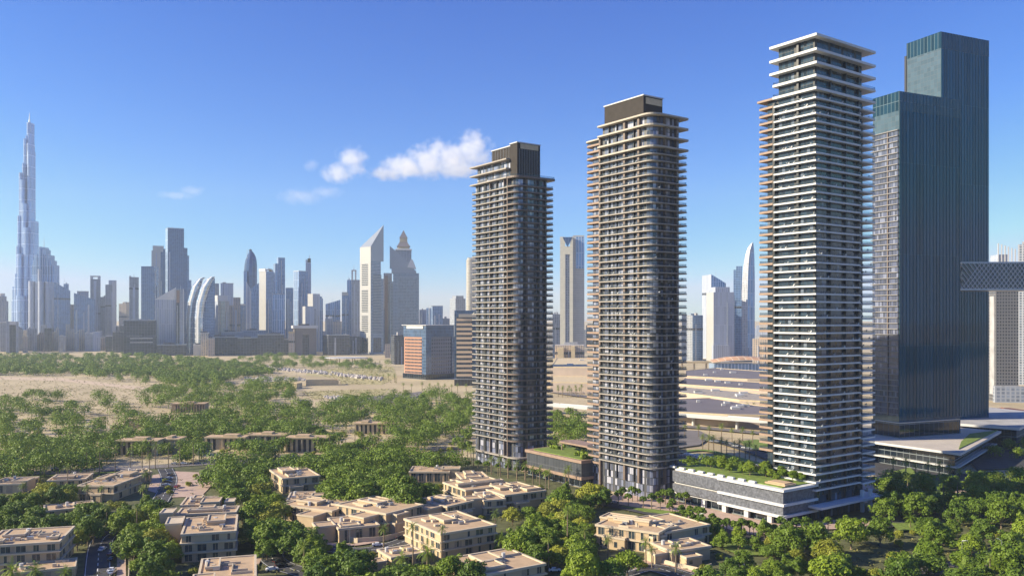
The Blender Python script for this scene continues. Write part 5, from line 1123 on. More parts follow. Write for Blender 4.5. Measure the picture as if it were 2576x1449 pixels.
# ================================================================ trees
def leaf_clumps(m, lobes, n, size, rnd, flat=.0, droop=0):
    tot = sum(l[3] ** 2 for l in lobes)
    for (cx, cy, cz, r) in lobes:
        k = int(n * r * r / tot); c = Vector((cx, cy, cz))
        for _ in range(k):
            d = Vector((rnd.gauss(0, 1), rnd.gauss(0, 1), rnd.gauss(0, 1))).normalized()
            if d.z < -.35 and rnd.random() < .7: d.z = -d.z
            rr_ = r * (rnd.uniform(.72, 1.0) + (.14 if rnd.random() < .12 else 0)); p = c + Vector((d.x * rr_, d.y * rr_, d.z * rr_ * .8))
            nn = (d + Vector((rnd.gauss(0, 1), rnd.gauss(0, 1), rnd.gauss(0, 1))) * .42 + Vector((0, 0, .25))).normalized()
            t = nn.orthogonal().normalized(); t.rotate(Matrix.Rotation(rnd.uniform(0, 6.28), 3, nn)); b = nn.cross(t)
            s = size * rnd.uniform(.55, 1.35); t *= s; b *= s * rnd.uniform(.45, .8)
            m.face([p - t, p - b * .9 - t * .1, p + t, p + b], [(0, 0), (1, 0), (1, 1), (0, 1)], 0)
def make_tree(h, r, mat, seed, n=3600, size=.42, nl=16, shape='round', trunk=.2):
    rnd = random.Random(seed); lobes = []
    for i in range(nl):
        a = i * 2.4 + rnd.uniform(-.4, .4); q = sqrt((i + .5) / nl)
        if shape == 'round': rad = r * .68 * q; zc = h * (trunk + .13) + (h * (1 - trunk) * .62) * (1 - q * q) * rnd.uniform(.75, 1.1)
        elif shape == 'flat': rad = r * .78 * q; zc = h * .50 + h * .22 * (1 - q * q) + rnd.uniform(-.06, .06) * h
        else: rad = r * .5 * q; zc = h * rnd.uniform(.4, .86)
        lr = r * rnd.uniform(.28, .44) * (1.15 - .3 * q)
        lobes.append((rad * cos(a), rad * sin(a), min(zc, h - lr * .8), lr))
    for i in range(nl):    # small outliers break the outline
        l = lobes[i]; a = rnd.uniform(0, 6.28); lobes.append((l[0] + l[3] * cos(a) * .95, l[1] + l[3] * sin(a) * .95, l[2] + rnd.uniform(-.1, .75) * l[3], l[3] * rnd.uniform(.3, .5)))
    root = thing('broadleaf_tree', 'tree', 'tree')
    m = MB(); th = h * trunk; m.tube((0, 0, -.3), (0, 0, th), h * .035, h * .024, 7, cap=False)
    for l in lobes[:nl:2]:
        mid = (l[0] * .45, l[1] * .45, th + (l[2] - th) * .45); m.tube((0, 0, th * .92), mid, h * .018, h * .011, 5, cap=False); m.tube(mid, l[:3], h * .011, h * .003, 4, cap=False)
    t = m.build('trunk', BARK, root)
    m = MB(); leaf_clumps(m, lobes, n, size, rnd); c = m.build('crown', mat, root)
    return root, [t, c]
def palm(h, seed, nf=26, fl=3.4, mat=None, trunkr=.3, stiff=0):
    rnd = random.Random(seed); root = thing('palm_tree', 'palm', 'palm')
    m = MB(); x = 0
    for k in range(6):
        z0, z1 = h * k / 6, h * (k + 1) / 6; m.tube((0.02 * k * k * .2, 0, z0 - (.3 if k == 0 else 0)), (0.02 * (k + 1) ** 2 * .2, 0, z1), trunkr * (1.15 - .05 * k), trunkr * (1.02 - .05 * k), 7, cap=False)
    t = m.build('trunk', BARK, root)
    m = MB()
    for i in range(nf):
        a = i * 2.39996; el = radians(78 - 115 * (i / nf) + rnd.uniform(-8, 8)); p = Vector((.14, 0, h)); L = fl * rnd.uniform(.85, 1.1); seg = 7; dirv = Vector((cos(a) * cos(el), sin(a) * cos(el), sin(el))); side = Vector((-sin(a), cos(a), 0))
        for s in range(seg):
            q = p + dirv * (L / seg); wd = .62 * sin(pi * min(.97, (s + .8) / (seg + .6))) * fl / 3.4
            upv = dirv.cross(side)
            for sg in (1, -1):
                for u in (0, .5):
                    b0 = p.lerp(q, u); b1 = p.lerp(q, u + .34); tip = (b0 + b1) / 2 + side * sg * wd + dirv * wd * .55 - Vector((0, 0, wd * .35))
                    m.face([b0, b1, tip], [(0, 0), (1, 0), (.5, 1)], 0)
            p = q; dirv = (dirv + Vector((0, 0, -.17 - .05 * s))).normalized()
    c = m.build('crown', mat or LEAF_P, root); return root, [t, c]
PROT = {}
for i, (nm, a) in enumerate((('dark', dict(h=12, r=7.2, mat=LEAF_D, seed=1)), ('dark2', dict(h=11, r=6.4, mat=LEAF_D, seed=2, nl=13)), ('mid', dict(h=12, r=7.5, mat=LEAF_M, seed=3)), ('mid2', dict(h=10, r=6.6, mat=LEAF_M, seed=4, nl=12, shape='tall')),
                            ('olive', dict(h=10.5, r=7.2, mat=LEAF_Y, seed=5, shape='flat', n=3000)), ('olive2', dict(h=9.5, r=6.4, mat=LEAF_Y, seed=6, n=2800)),
                            ('open', dict(h=11, r=6.8, mat=LEAF_M, seed=31, n=1900, nl=22, trunk=.3, size=.5)), ('wide', dict(h=9, r=8.2, mat=LEAF_D, seed=32, n=3200, nl=20, shape='flat', trunk=.22, size=.5)), ('street', dict(h=8, r=2.6, mat=LEAF_D, seed=7, n=1100, nl=9, trunk=.55, size=.3)), ('slim', dict(h=10, r=3.4, mat=LEAF_M, seed=8, n=1500, nl=11, trunk=.4, size=.34)), ('shrub', dict(h=3.6, r=3.2, mat=LEAF_Y, seed=9, n=900, nl=8, trunk=.1, size=.3)))):
    PROT[nm] = make_tree(**a)
PALMS = {'date': palm(9.5, 21), 'tall': palm(13.5, 22, 22, 3.0, trunkr=.24), 'low': palm(5.0, 23, 26, 4.4, mat=LEAF_M)}
USED = set()
def place(proto, X, Y, s, rz, label=None, group=None, cat=None, name=None, sz=1.0):
    root, ch = proto
    if id(root) not in USED:
        USED.add(id(root)); o = root; o.location = (X, Y, 0); o.rotation_euler = (0, 0, rz); o.scale = (s, s, s * sz)
    else: o = dup(root, None, (X, Y, 0), rz, (s, s, s * sz), ch=ch)
    if name: o.name = name
    if cat: o['category'] = cat
    if label: o['label'] = label
    if group: o['group'] = group
    return o
def inpoly(p, poly):
    x, y = p; c = False; n = len(poly)
    for i in range(n):
        (x0, y0), (x1, y1) = poly[i], poly[i - 1]
        if (y0 > y) != (y1 > y) and x < (x1 - x0) * (y - y0) / (y1 - y0) + x0: c = not c
    return c
# picture areas that crowns must leave open: road, court, villas, towers' feet   (x0, x1, y0, y1, distance)
OPEN = [(v['box'][0] + 4, v['box'][1] - 4, v['box'][2] + 2, v['box'][3] - 3, v['d']) for v in VILLAS]
OPEN += [(238, 300, 1375, 1449, 360), (655, 760, 1395, 1449, 330), (912, 1050, 1345, 1368, 350), (384, 440, 1188, 1250, 440), (445, 520, 1188, 1240, 450), (95, 500, 1172, 1190, 520),
         (1590, 1690, 1418, 1449, 320), (296, 345, 1114, 1140, 560), (375, 392, 1118, 1136, 570), (412, 446, 1110, 1134, 570), (530, 575, 1104, 1122, 590), (735, 800, 1108, 1130, 580), (905, 965, 1070, 1084, 680), (465, 505, 1016, 1030, 820), (330, 365, 1060, 1070, 700),
         (1330, 1465, 1140, 1210, 470), (1690, 2000, 1215, 1312, 400), (1700, 1900, 1090, 1180, 600), (2230, 2440, 1110, 1160, 540), (1500, 1700, 1262, 1290, 420), (270, 520, 1148, 1170, 560), (560, 760, 1138, 1146, 580), (1780, 1880, 1340, 1372, 370)]
TREES = []
def ok(X, Y, r, h, strict=True, gap=.75):
    for f in FOOT:
        if inpoly((X, Y), f): return False
    for t in TREES:
        dx = X - t[0]; dy = Y - t[1]; m_ = (r + t[2]) * gap
        if dx * dx + dy * dy < m_ * m_: return False
    if strict:
        for (x0, x1, y0, y1, d) in OPEN:
            if Y > d + 2: continue
            for ux, uz in ((0, .95), (-.65, .65), (.65, .65), (0, .5), (-.4, .85), (.4, .85)):
                px_, py_ = PX(X + ux * r, Y, uz * h)
                if x0 < px_ < x1 and y0 < py_ < y1: return False
    return True
RT = random.Random(42)
def fill(poly, kinds, n, hs=(.8, 1.15), gap=.72, strict=True, tries=30):
    xs, ys = [p[0] for p in poly], [p[1] for p in poly]; got = 0
    for _ in range(n * tries):
        if got >= n: break
        x, y = RT.uniform(min(xs), max(xs)), RT.uniform(min(ys), max(ys))
        if not inpoly((x, y), poly): continue
        kd = RT.choice(kinds); s = RT.uniform(*hs)
        h, r = {'dark': (12, 7.2), 'dark2': (11, 6.4), 'mid': (12, 7.5), 'mid2': (10, 5.5), 'olive': (10.5, 7.2), 'olive2': (9.5, 6.4), 'open': (11, 6.8), 'wide': (9, 8.2), 'street': (8, 2.6), 'slim': (10, 3.4), 'shrub': (3.6, 3.2)}[kd]; h *= s; r *= s
        X, Y = G(x, y, h * .6)
        if ok(X, Y, r, h, strict, gap): TREES.append((X, Y, r, h, kd, s)); got += 1
D, Mi, O = ['dark', 'dark2', 'wide', 'dark'], ['mid', 'mid2', 'mid', 'open'], ['olive', 'olive2']
# foreground, near to far
fill([(1775, 1352), (1880, 1335), (2000, 1318), (2140, 1316), (2230, 1320), (2380, 1290), (2576, 1300), (2640, 1340), (2640, 1500), (2250, 1500), (1780, 1500)], D + D + Mi + O, 60, (.55, 1.2), .5)
fill([(970, 1365), (1010, 1385), (1100, 1350), (1200, 1345), (1213, 1400), (1215, 1500), (960, 1500)], Mi + D, 13, (.8, 1.1), .6)
fill([(756, 1350), (820, 1325), (880, 1380), (960, 1400), (965, 1500), (775, 1500)], D + Mi, 13, (.75, 1.1), .6)
fill([(1385, 1330), (1480, 1330), (1560, 1350), (1590, 1420), (1500, 1440), (1395, 1430)], D + Mi + O, 12, (.6, 1.15), .5)
fill([(1180, 1262), (1290, 1225), (1360, 1235), (1520, 1225), (1526, 1250), (1490, 1300), (1400, 1390), (1330, 1400), (1240, 1320)], Mi + D + O, 36, (.6, 1.2), .48)
fill([(275, 1215), (400, 1215), (420, 1290), (440, 1350), (440, 1500), (330, 1500), (320, 1400), (275, 1330)], D + Mi + O, 30, (.55, 1.1), .48)
fill([(150, 1275), (275, 1270), (270, 1330), (190, 1370), (160, 1360)], D + O, 7, (.7, 1.0), .55)
fill([(0, 1285), (150, 1285), (150, 1322), (0, 1330)], D + D + O, 8, (.75, 1.05), .55)
fill([(-40, 1215), (60, 1222), (190, 1208), (200, 1250), (190, 1262), (60, 1278), (-40, 1285)], D + O, 12, (.75, 1.05), .58)
fill([(575, 1205), (690, 1195), (700, 1240), (755, 1262), (755, 1330), (715, 1385), (640, 1385), (600, 1350), (592, 1280)], D + Mi + O, 28, (.6, 1.2), .5)
fill([(500, 1195), (560, 1150), (690, 1135), (780, 1150), (850, 1130), (930, 1100), (990, 1110), (1060, 1145), (1150, 1145), (1150, 1168), (1050, 1172), (990, 1190), (1060, 1195), (1130, 1210), (1130, 1240), (1060, 1250), (900, 1262), (820, 1240), (815, 1180), (700, 1170), (640, 1200), (520, 1225)], D + Mi + Mi + ['open'], 140, (.7, 1.5), .40)
# middle distance
fill([(-40, 1000), (80, 985), (180, 985), (215, 1020), (195, 1060), (250, 1075), (245, 1120), (290, 1150), (230, 1175), (-40, 1190)], D + O + D, 95, (.8, 1.7), .44)
fill([(245, 975), (300, 975), (325, 1010), (300, 1045), (250, 1025)], D, 6, (1.3, 1.8), .5)
fill([(250, 1060), (330, 1035), (420, 1045), (500, 1038), (560, 1012), (720, 1015), (800, 1008), (960, 992), (1060, 982), (1190, 985), (1190, 1055), (1130, 1080), (1050, 1105), (1000, 1098), (970, 1050), (870, 1058), (720, 1085), (600, 1088), (520, 1080), (430, 1100), (300, 1100)], O + Mi + D + Mi, 235, (.85, 1.8), .46)
fill([(350, 985), (440, 960), (560, 958), (640, 955), (700, 940), (740, 955), (740, 990), (620, 1008), (470, 1012), (370, 1010)], D + O + O, 100, (1.0, 1.8), .44)
fill([(1380, 1032), (1475, 1032), (1475, 1125), (1380, 1125)], Mi + D, 26, (.9, 1.3), .45, False)
fill([(1720, 1155), (1800, 1150), (1990, 1195), (2000, 1240), (1860, 1225), (1720, 1205)], D + D + Mi, 60, (.65, 1.0), .42, False)
fill([(2200, 1200), (2300, 1190), (2450, 1200), (2576, 1180), (2640, 1200), (2640, 1300), (2500, 1280), (2300, 1310), (2210, 1270)], D, 54, (.75, 1.15), .45)
fill([(2480, 1120), (2576, 1110), (2640, 1120), (2640, 1165), (2500, 1160)], O, 5, (.9, 1.3), .6)
fill([(560, 892), (700, 888), (800, 888), (830, 908), (960, 900), (980, 912), (960, 925), (820, 920), (700, 922), (590, 915)], D + Mi, 90, (1.1, 1.5), .5, False)
fill([(0, 930), (300, 935), (400, 940), (700, 925), (640, 945), (560, 952), (440, 962), (330, 960), (200, 942)], O, 30, (1.1, 1.5), .6, False)
fill([(210, 1075), (520, 1072), (830, 1075), (880, 1130), (560, 1145), (230, 1150)], O + Mi + D, 60, (.8, 1.25), .5)
fill([(0, 1100), (240, 1110), (240, 1180), (0, 1195)], D + O, 24, (.9, 1.3), .45)
fill([(1000, 1010), (1190, 1060), (1180, 1120), (1040, 1110)], ['slim'] + O, 12, (.8, 1.1), .8)
fill([(1700, 1300), (1850, 1320), (2050, 1345), (2050, 1378), (1900, 1376), (1700, 1330)], ['dark2', 'mid2', 'open'], 16, (.5, .8), .5, False)
# spare undergrowth by streets
fill([(0, 1190), (500, 1190), (1190, 1210), (1900, 1340), (2576, 1330), (2576, 1449), (0, 1449)], ['shrub'], 60, (.6, 1.1), .8)
fill([(250, 1100), (900, 1080), (1180, 1100), (1150, 1150), (500, 1160), (250, 1160)], ['shrub'], 26, (.6, 1.1), .9)
# street trees with clipped heads in front of the podiums
for (x0, y0, x1, y1, n) in ((1790, 1345, 2000, 1362, 9), (1700, 1325, 1860, 1352, 7), (1170, 1185, 1380, 1215, 9), (1445, 1262, 1700, 1290, 10), (1680, 1300, 1800, 1330, 6), (1560, 1262, 1690, 1268, 7), (1830, 1350, 2240, 1340, 11), (1650, 1268, 1730, 1278, 5)):
    for k in range(n):
        f = (k + RT.uniform(.2, .8)) / n; X, Y = G(x0 + (x1 - x0) * f, y0 + (y1 - y0) * f); s = RT.uniform(.8, 1.05)
        if not any(inpoly((X, Y), fp) for fp in FOOT): TREES.append((X, Y, 2.6 * s, 8 * s, 'street', s))
# ---------------------------------------------------------------- labels that point at one plant only
ORD = ['first', 'second', 'third', 'fourth', 'fifth', 'sixth', 'seventh', 'eighth', 'ninth', 'tenth', 'eleventh', 'twelfth', 'thirteenth', 'fourteenth', 'fifteenth', 'sixteenth', 'seventeenth', 'eighteenth', 'nineteenth', 'twentieth']
def label_all(items, marks, noun):
    """items: (object, adjective, X, Y); marks: (phrase, X, Y). Names each by the nearest landmark, its side of it and, where needed, its turn from the left"""
    G_ = {}
    for o, adj, X, Y in items:
        ph, mx, my = min(marks, key=lambda k: (k[1] - X) ** 2 + (k[2] - Y) ** 2)
        dx, dy = X - mx, Y - my
        side = ('left of' if dx < 0 else 'right of') if abs(dx) > abs(dy) * 1.0 else ('in front of' if dy < 0 else 'behind')
        G_.setdefault((adj, side, ph), []).append((X / Y, o))
    for (adj, side, ph), L in G_.items():
        L.sort(key=lambda t: t[0]); n = len(L)
        for i, (_, o) in enumerate(L):
            if n == 1: t = f'{adj} {noun} {side} {ph}'
            elif i == 0: t = f'{adj} {noun} {side} {ph}, leftmost such'
            elif i == n - 1: t = f'{adj} {noun} {side} {ph}, rightmost such'
            else: t = f'{adj} {noun} {side} {ph}, {ORD[min(i, 19)]} from left'
            o['label'] = t
MARKS = []
def mk(ph, x, y): MARKS.append((ph, *G(x, y)))
for ph, x, y in (('the bottom left apartment block', 60, 1410), ('the court villa', 245, 1250), ('the far left villa row', 20, 1225), ('the three-window-row block', 520, 1405), ('the bottom edge villa', 570, 1490), ('the lone two-storey villa', 757, 1235),
                 ('the curved-front villa', 780, 1300), ('the white-walled street villa', 905, 1350), ('the stepped bay villa', 1010, 1320), ('the orange-ended block', 1180, 1380), ('the roof-recess villa', 1300, 1470), ('the diagonal-beam villa', 1570, 1360),
                 ('the street corner villa', 1740, 1410), ('the cubic cream villa', 1240, 1285), ('the shortest brown tower', 1290, 1180), ('the brown-banded podium', 1400, 1220), ('the middle brown tower', 1600, 1262), ('the white-banded podium', 1850, 1310),
                 ('the tallest tower', 2080, 1310), ('the blue towers podium', 2400, 1199), ('the right-hand dark park', 2420, 1270), ('the bottom right street', 2450, 1430), ('the paved court', 455, 1220), ('the long pavilion', 345, 1145), ('the four-door pavilion', 430, 1139),
                 ('the overgrown pavilion', 665, 1126), ('the evenly-doored pavilion', 772, 1137), ('the colonnaded pavilion', 930, 1092), ('the round timber pavilion', 470, 1038), ('the thin-roofed kiosk', 342, 1076), ('the walled yard', 760, 976),
                 ('the round canopy', 870, 914), ('the desert clearing', 250, 1010), ('the desert edge', 60, 1040), ('the desert track', 200, 955), ('the orange-striped office', 1070, 960), ('the banded office', 1170, 980), ('the tower gap flyover', 1430, 1050), ('the dry garden', 870, 995),
                 ('the left palm avenue', 200, 1180), ('the palm loop', 1830, 1140), ('the dark offices', 650, 905), ('the leftmost wood', 60, 1120), ('the bottom left street', 270, 1400), ('the bottom right corner', 2500, 1480), ('the curved street', 700, 1410), ('the bottom centre trees', 1000, 1470), ('the tree belt', 600, 1060), ('the middle tree belt', 850, 1060), ('the right tree belt', 1090, 1060), ('the central grove', 980, 1200), ('the grove edge', 600, 1230), ('the bottom right grove', 2000, 1430), ('the tower garden', 1850, 1210)): mk(ph, x, y)
TREES.sort(key=lambda t: t[1])
inview = [t for t in TREES if t[1] > 0]
print('TREES', len(TREES))
bl = [t for t in inview if t[4] not in ('shrub', 'street')]
NEARN = 300
desc = {'open': 'loose', 'wide': 'wide', 'dark': 'dark green', 'dark2': 'dense dark green', 'mid': 'fresh green', 'mid2': 'tall fresh green', 'olive': 'flat olive', 'olive2': 'rounded olive', 'slim': 'slim airy', 'street': 'clipped', 'shrub': 'yellowish'}
items_t, items_s, items_b = [], [], []
for X, Y, r, h, kd, s in bl[:NEARN]:
    sz = 'small ' if s < .82 else ('large ' if s > 1.08 else ''); o = place(PROT[kd], X, Y, s, RT.uniform(0, 6.28), group='broadleaf trees of the gardens and park', sz=RT.uniform(.9, 1.1)); items_t.append((o, sz + desc[kd], X, Y))
for X, Y, r, h, kd, s in inview:
    if kd == 'street': o = place(PROT[kd], X, Y, s, RT.uniform(0, 6.28), group='clipped street trees along the podiums', name='street_tree', cat='street tree'); items_s.append((o, 'small clipped' if s < .92 else 'clipped', X, Y))
    if kd == 'shrub': o = place(PROT[kd], X, Y, s, RT.uniform(0, 6.28), group='shrubs along streets and gardens', name='shrub', cat='shrub'); items_b.append((o, 'small yellowish' if s < .8 else 'yellowish', X, Y))

c_, s_ = cos(TH), sin(TH)
for k in range(16):   # the roof garden on the white-banded podium
    a, b_ = RT.uniform(11, 21), 5 + k * (lq - 10) / 16; X, Y = Q0[0] + c_ * a - s_ * b_, Q0[1] + s_ * a + c_ * b_
    kd = RT.choice(['mid', 'dark2', 'mid2']); s = RT.uniform(.38, .6); o = place(PROT[kd], X, Y, s, RT.uniform(0, 6), group='trees of the podium roof garden'); o.location.z = 16.8; items_r = globals().setdefault('items_r', []); items_r.append((o, 'small ' + desc[kd], X, Y))
label_all(items_r, [('the white podium', Q0[0], Q0[1] + 20), ('the middle brown tower end', Q0[0] - s_ * lq, Q0[1] + c_ * lq)], 'rooftop tree')
label_all(items_t, MARKS, 'tree'); label_all(items_s, MARKS, 'street tree'); label_all(items_b, MARKS, 'shrub')
# the far wood reads as one mass
rw = random.Random(9)
def crownblob(m, X, Y, h, r, n, size):
    lob = [(X + rw.uniform(-.45, .45) * r, Y + rw.uniform(-.45, .45) * r, h * rw.uniform(.34, .68), r * rw.uniform(.42, .62)) for _ in range(7)]
    leaf_clumps(m, lob, n, size, rw); m.tube((X, Y, 0), (X, Y, h * .5), .3, .2, 5, cap=False)
# (bark share of these far crowns is hidden in the foliage)
wm = [MB(), MB(), MB()]
for X, Y, r, h, kd, s in bl[NEARN:]: crownblob(wm[0 if kd[0] == 'd' else (1 if kd[0] == 'm' else 2)], X, Y, h, r * 1.1, 620, .62)
wp = [(-60, 868), (60, 866), (260, 868), (330, 886), (400, 892), (500, 898), (560, 905), (600, 912), (690, 922), (690, 936), (600, 942), (560, 955), (440, 962), (380, 944), (300, 937), (-60, 934)]
cnt = 0; pts_ = []
while cnt < 950:
    x, y = rw.uniform(-60, 690), rw.uniform(866, 962)
    if not inpoly((x, y), wp): continue
    X, Y = G(x, y, 7)
    if Y > 2150: continue
    cnt += 1; q = rw.random(); crownblob(wm[0 if q < .35 else (1 if q < .6 else 2)], X, Y, rw.uniform(10, 15), rw.uniform(7, 12), 230, .95)
for m, mt in zip(wm, (LEAF_D, LEAF_G, LEAF_M)): tag(m.build('woodland', mt), kind='stuff')
# low scrub over the desert and gardens
m = MB()
def tuft(m, X, Y, r, n=7):
    for _ in range(n):
        a = rw.uniform(0, 6.28); q = r * sqrt(rw.random()); p = Vector((X + q * cos(a), Y + q * sin(a), rw.uniform(.15, .9) * r)); nn = Vector((rw.gauss(0, .6), rw.gauss(0, .6), 1)).normalized(); t = nn.orthogonal().normalized() * r * .45; b = nn.cross(t)
        m.face([p - t, p - b * .7, p + t, p + b * .7], None, 0)
for poly, n, (r0, r1) in (([(-60, 940), (300, 938), (400, 985), (340, 1060), (200, 1060), (-60, 1010)], 1300, (.6, 1.5)), ([(770, 925), (990, 920), (1000, 965), (860, 968)], 900, (.7, 1.6)), ([(750, 985), (980, 978), (960, 998), (790, 1006)], 500, (.6, 1.3)), ([(330, 1140), (520, 1130), (520, 1165), (330, 1165)], 220, (.3, .8)), ([(960, 1060), (1190, 1080), (1190, 1130), (860, 1120)], 420, (.4, 1.1)), ([(200, 1050), (1190, 1000), (1190, 1090), (620, 1100), (200, 1120)], 900, (.5, 1.4)), ([(0, 1000), (330, 935), (720, 925), (620, 1010), (240, 1060), (0, 1100)], 900, (.6, 1.5)), ([(560, 920), (740, 925), (800, 1000), (560, 1010)], 380, (.6, 1.3)), ([(0, 1190), (1190, 1200), (1900, 1350), (1900, 1449), (0, 1449)], 900, (.4, 1.2)), ([(1900, 1320), (2576, 1230), (2576, 1449), (1900, 1449)], 600, (.4, 1.2))):
    xs, ys = [p[0] for p in poly], [p[1] for p in poly]; k = 0
    while k < n:
        x, y = rw.uniform(min(xs), max(xs)), rw.uniform(min(ys), max(ys))
        if not inpoly((x, y), poly): continue
        k += 1; X, Y = G(x, y)
        if any(inpoly((X, Y), f) for f in FOOT): continue
        tuft(m, X, Y, rw.uniform(r0, r1))
tag(m.build('scrub', LEAF_S), kind='stuff')
# ---------------------------------------------------------------- palms
items = []
def putpalm(kind, X, Y, s, adj, group):
    if any(inpoly((X, Y), f) for f in FOOT): return
    o = place(PALMS[kind], X, Y, s, RT.uniform(0, 6.28), group=group); items.append((o, adj, X, Y))
def palmrow(kind, pts, n, adj, group, js=.12):
    P = [Vector(G(*p)) for p in pts]; tot = [0]
    for a, b in zip(P, P[1:]): tot.append(tot[-1] + (b - a).length)
    for k in range(n):
        t = tot[-1] * (k + RT.uniform(.35, .65)) / n; i = max(j for j in range(len(P) - 1) if tot[j] <= t); f = (t - tot[i]) / (tot[i + 1] - tot[i]); p = P[i].lerp(P[i + 1], f)
        putpalm(kind, p.x, p.y, RT.uniform(1 - js, 1 + js), adj, group)
palmrow('tall', [(90, 1201), (300, 1190), (500, 1168)], 12, 'tall thin-trunked', 'tall palms along the left avenue')
palmrow('tall', [(820, 1150), (960, 1135)], 7, 'tall thin-trunked', 'tall palms along the left avenue')
palmrow('date', [(1758, 1132), (1850, 1148), (1908, 1162)], 10, 'stout', 'date palms on the road loop')
palmrow('date', [(1705, 1098), (1800, 1104), (1910, 1120)], 7, 'stout', 'date palms on the road loop')
palmrow('date', [(1722, 1016), (1800, 1028), (1908, 1045)], 11, 'small far', 'far palms by the flyover', .08)
palmrow('date', [(1720, 988), (1800, 1000), (1905, 1014)], 13, 'small far', 'far palms by the flyover', .08)
palmrow('date', [(1400, 998), (1465, 1000)], 6, 'small far', 'far palms by the flyover')
palmrow('date', [(1395, 990), (1470, 992)], 5, 'small far', 'far palms by the flyover')
palmrow('date', [(1005, 985), (1090, 985), (1180, 990)], 9, 'small far', 'palms at the offices')
palmrow('date', [(930, 955), (1000, 962)], 5, 'small far', 'palms at the offices')
palmrow('date', [(800, 928), (880, 926), (975, 920)], 12, 'small dark far', 'palms at the offices')
palmrow('date', [(1150, 1150), (1180, 1166), (1195, 1175)], 6, 'stout', 'palms at the foot of the brown towers')
palmrow('date', [(1225, 1192), (1320, 1212), (1390, 1232)], 8, 'stout', 'palms at the foot of the brown towers')
palmrow('date', [(2230, 1202), (2330, 1210), (2420, 1226), (2560, 1240)], 11, 'shaded', 'palms of the dark park')
palmrow('date', [(2260, 1250), (2420, 1262), (2570, 1272)], 7, 'shaded', 'palms of the dark park')
for (x, y, k, s, adj) in ((268, 1338, 'tall', .8, 'slender'), (965, 1391, 'date', 1.0, 'sunlit'), (1037, 1394, 'date', 1.0, 'sunlit'), (765, 1440, 'date', 1.0, 'slender'), (940, 1268, 'date', .8, 'slender'), (1380, 1440, 'tall', .9, 'slender'), (1435, 1345, 'date', 1.0, 'slender'), (1625, 1420, 'date', .9, 'sunlit'), (1700, 1445, 'date', 1.0, 'sunlit'), (1640, 1432, 'date', .8, 'slender'), (2490, 1475, 'tall', .75, 'tall'),
                          (30, 1475, 'low', 1.1, 'low leafy'), (90, 1480, 'low', 1.2, 'low leafy'), (165, 1472, 'low', .9, 'low leafy'), (190, 1345, 'low', .9, 'low leafy'), (1075, 1430, 'low', 1.2, 'low leafy'), (1010, 1440, 'low', 1.0, 'low leafy'), (1260, 1390, 'low', 1.0, 'low leafy'), (1310, 1400, 'low', .9, 'low leafy'), (2420, 1490, 'low', 1.3, 'low leafy'), (2500, 1470, 'low', 1.2, 'low leafy'), (2570, 1430, 'low', 1.2, 'low leafy'), (2330, 1375, 'low', 1.1, 'low leafy'), (2290, 1330, 'low', .9, 'low leafy'), (1150, 1470, 'low', 1.1, 'low leafy'), (670, 1300, 'low', .9, 'low leafy'), (1430, 1290, 'low', 1.1, 'low leafy')):
    X, Y = G(x, y); putpalm(k, X, Y, s, adj, 'single palms among the villas')
k = 0
while k < 26:
    x, y = RT.uniform(20, 1700), RT.uniform(1210, 1440); X, Y = G(x, y)
    if any(inpoly((X, Y), f) for f in FOOT) or any(x0 < x < x1 and y0 < y < y1 for x0, x1, y0, y1, _ in OPEN): continue
    putpalm('date' if k % 3 else 'tall', X, Y, RT.uniform(.85, 1.15), 'scattered' if k % 3 else 'scattered tall', 'single palms among the villas'); k += 1
label_all(items, MARKS, 'palm')
for pr in list(PROT.values()) + list(PALMS.values()):
    if id(pr[0]) not in USED:
        for c in pr[1]: bpy.data.objects.remove(c)
        bpy.data.objects.remove(pr[0])
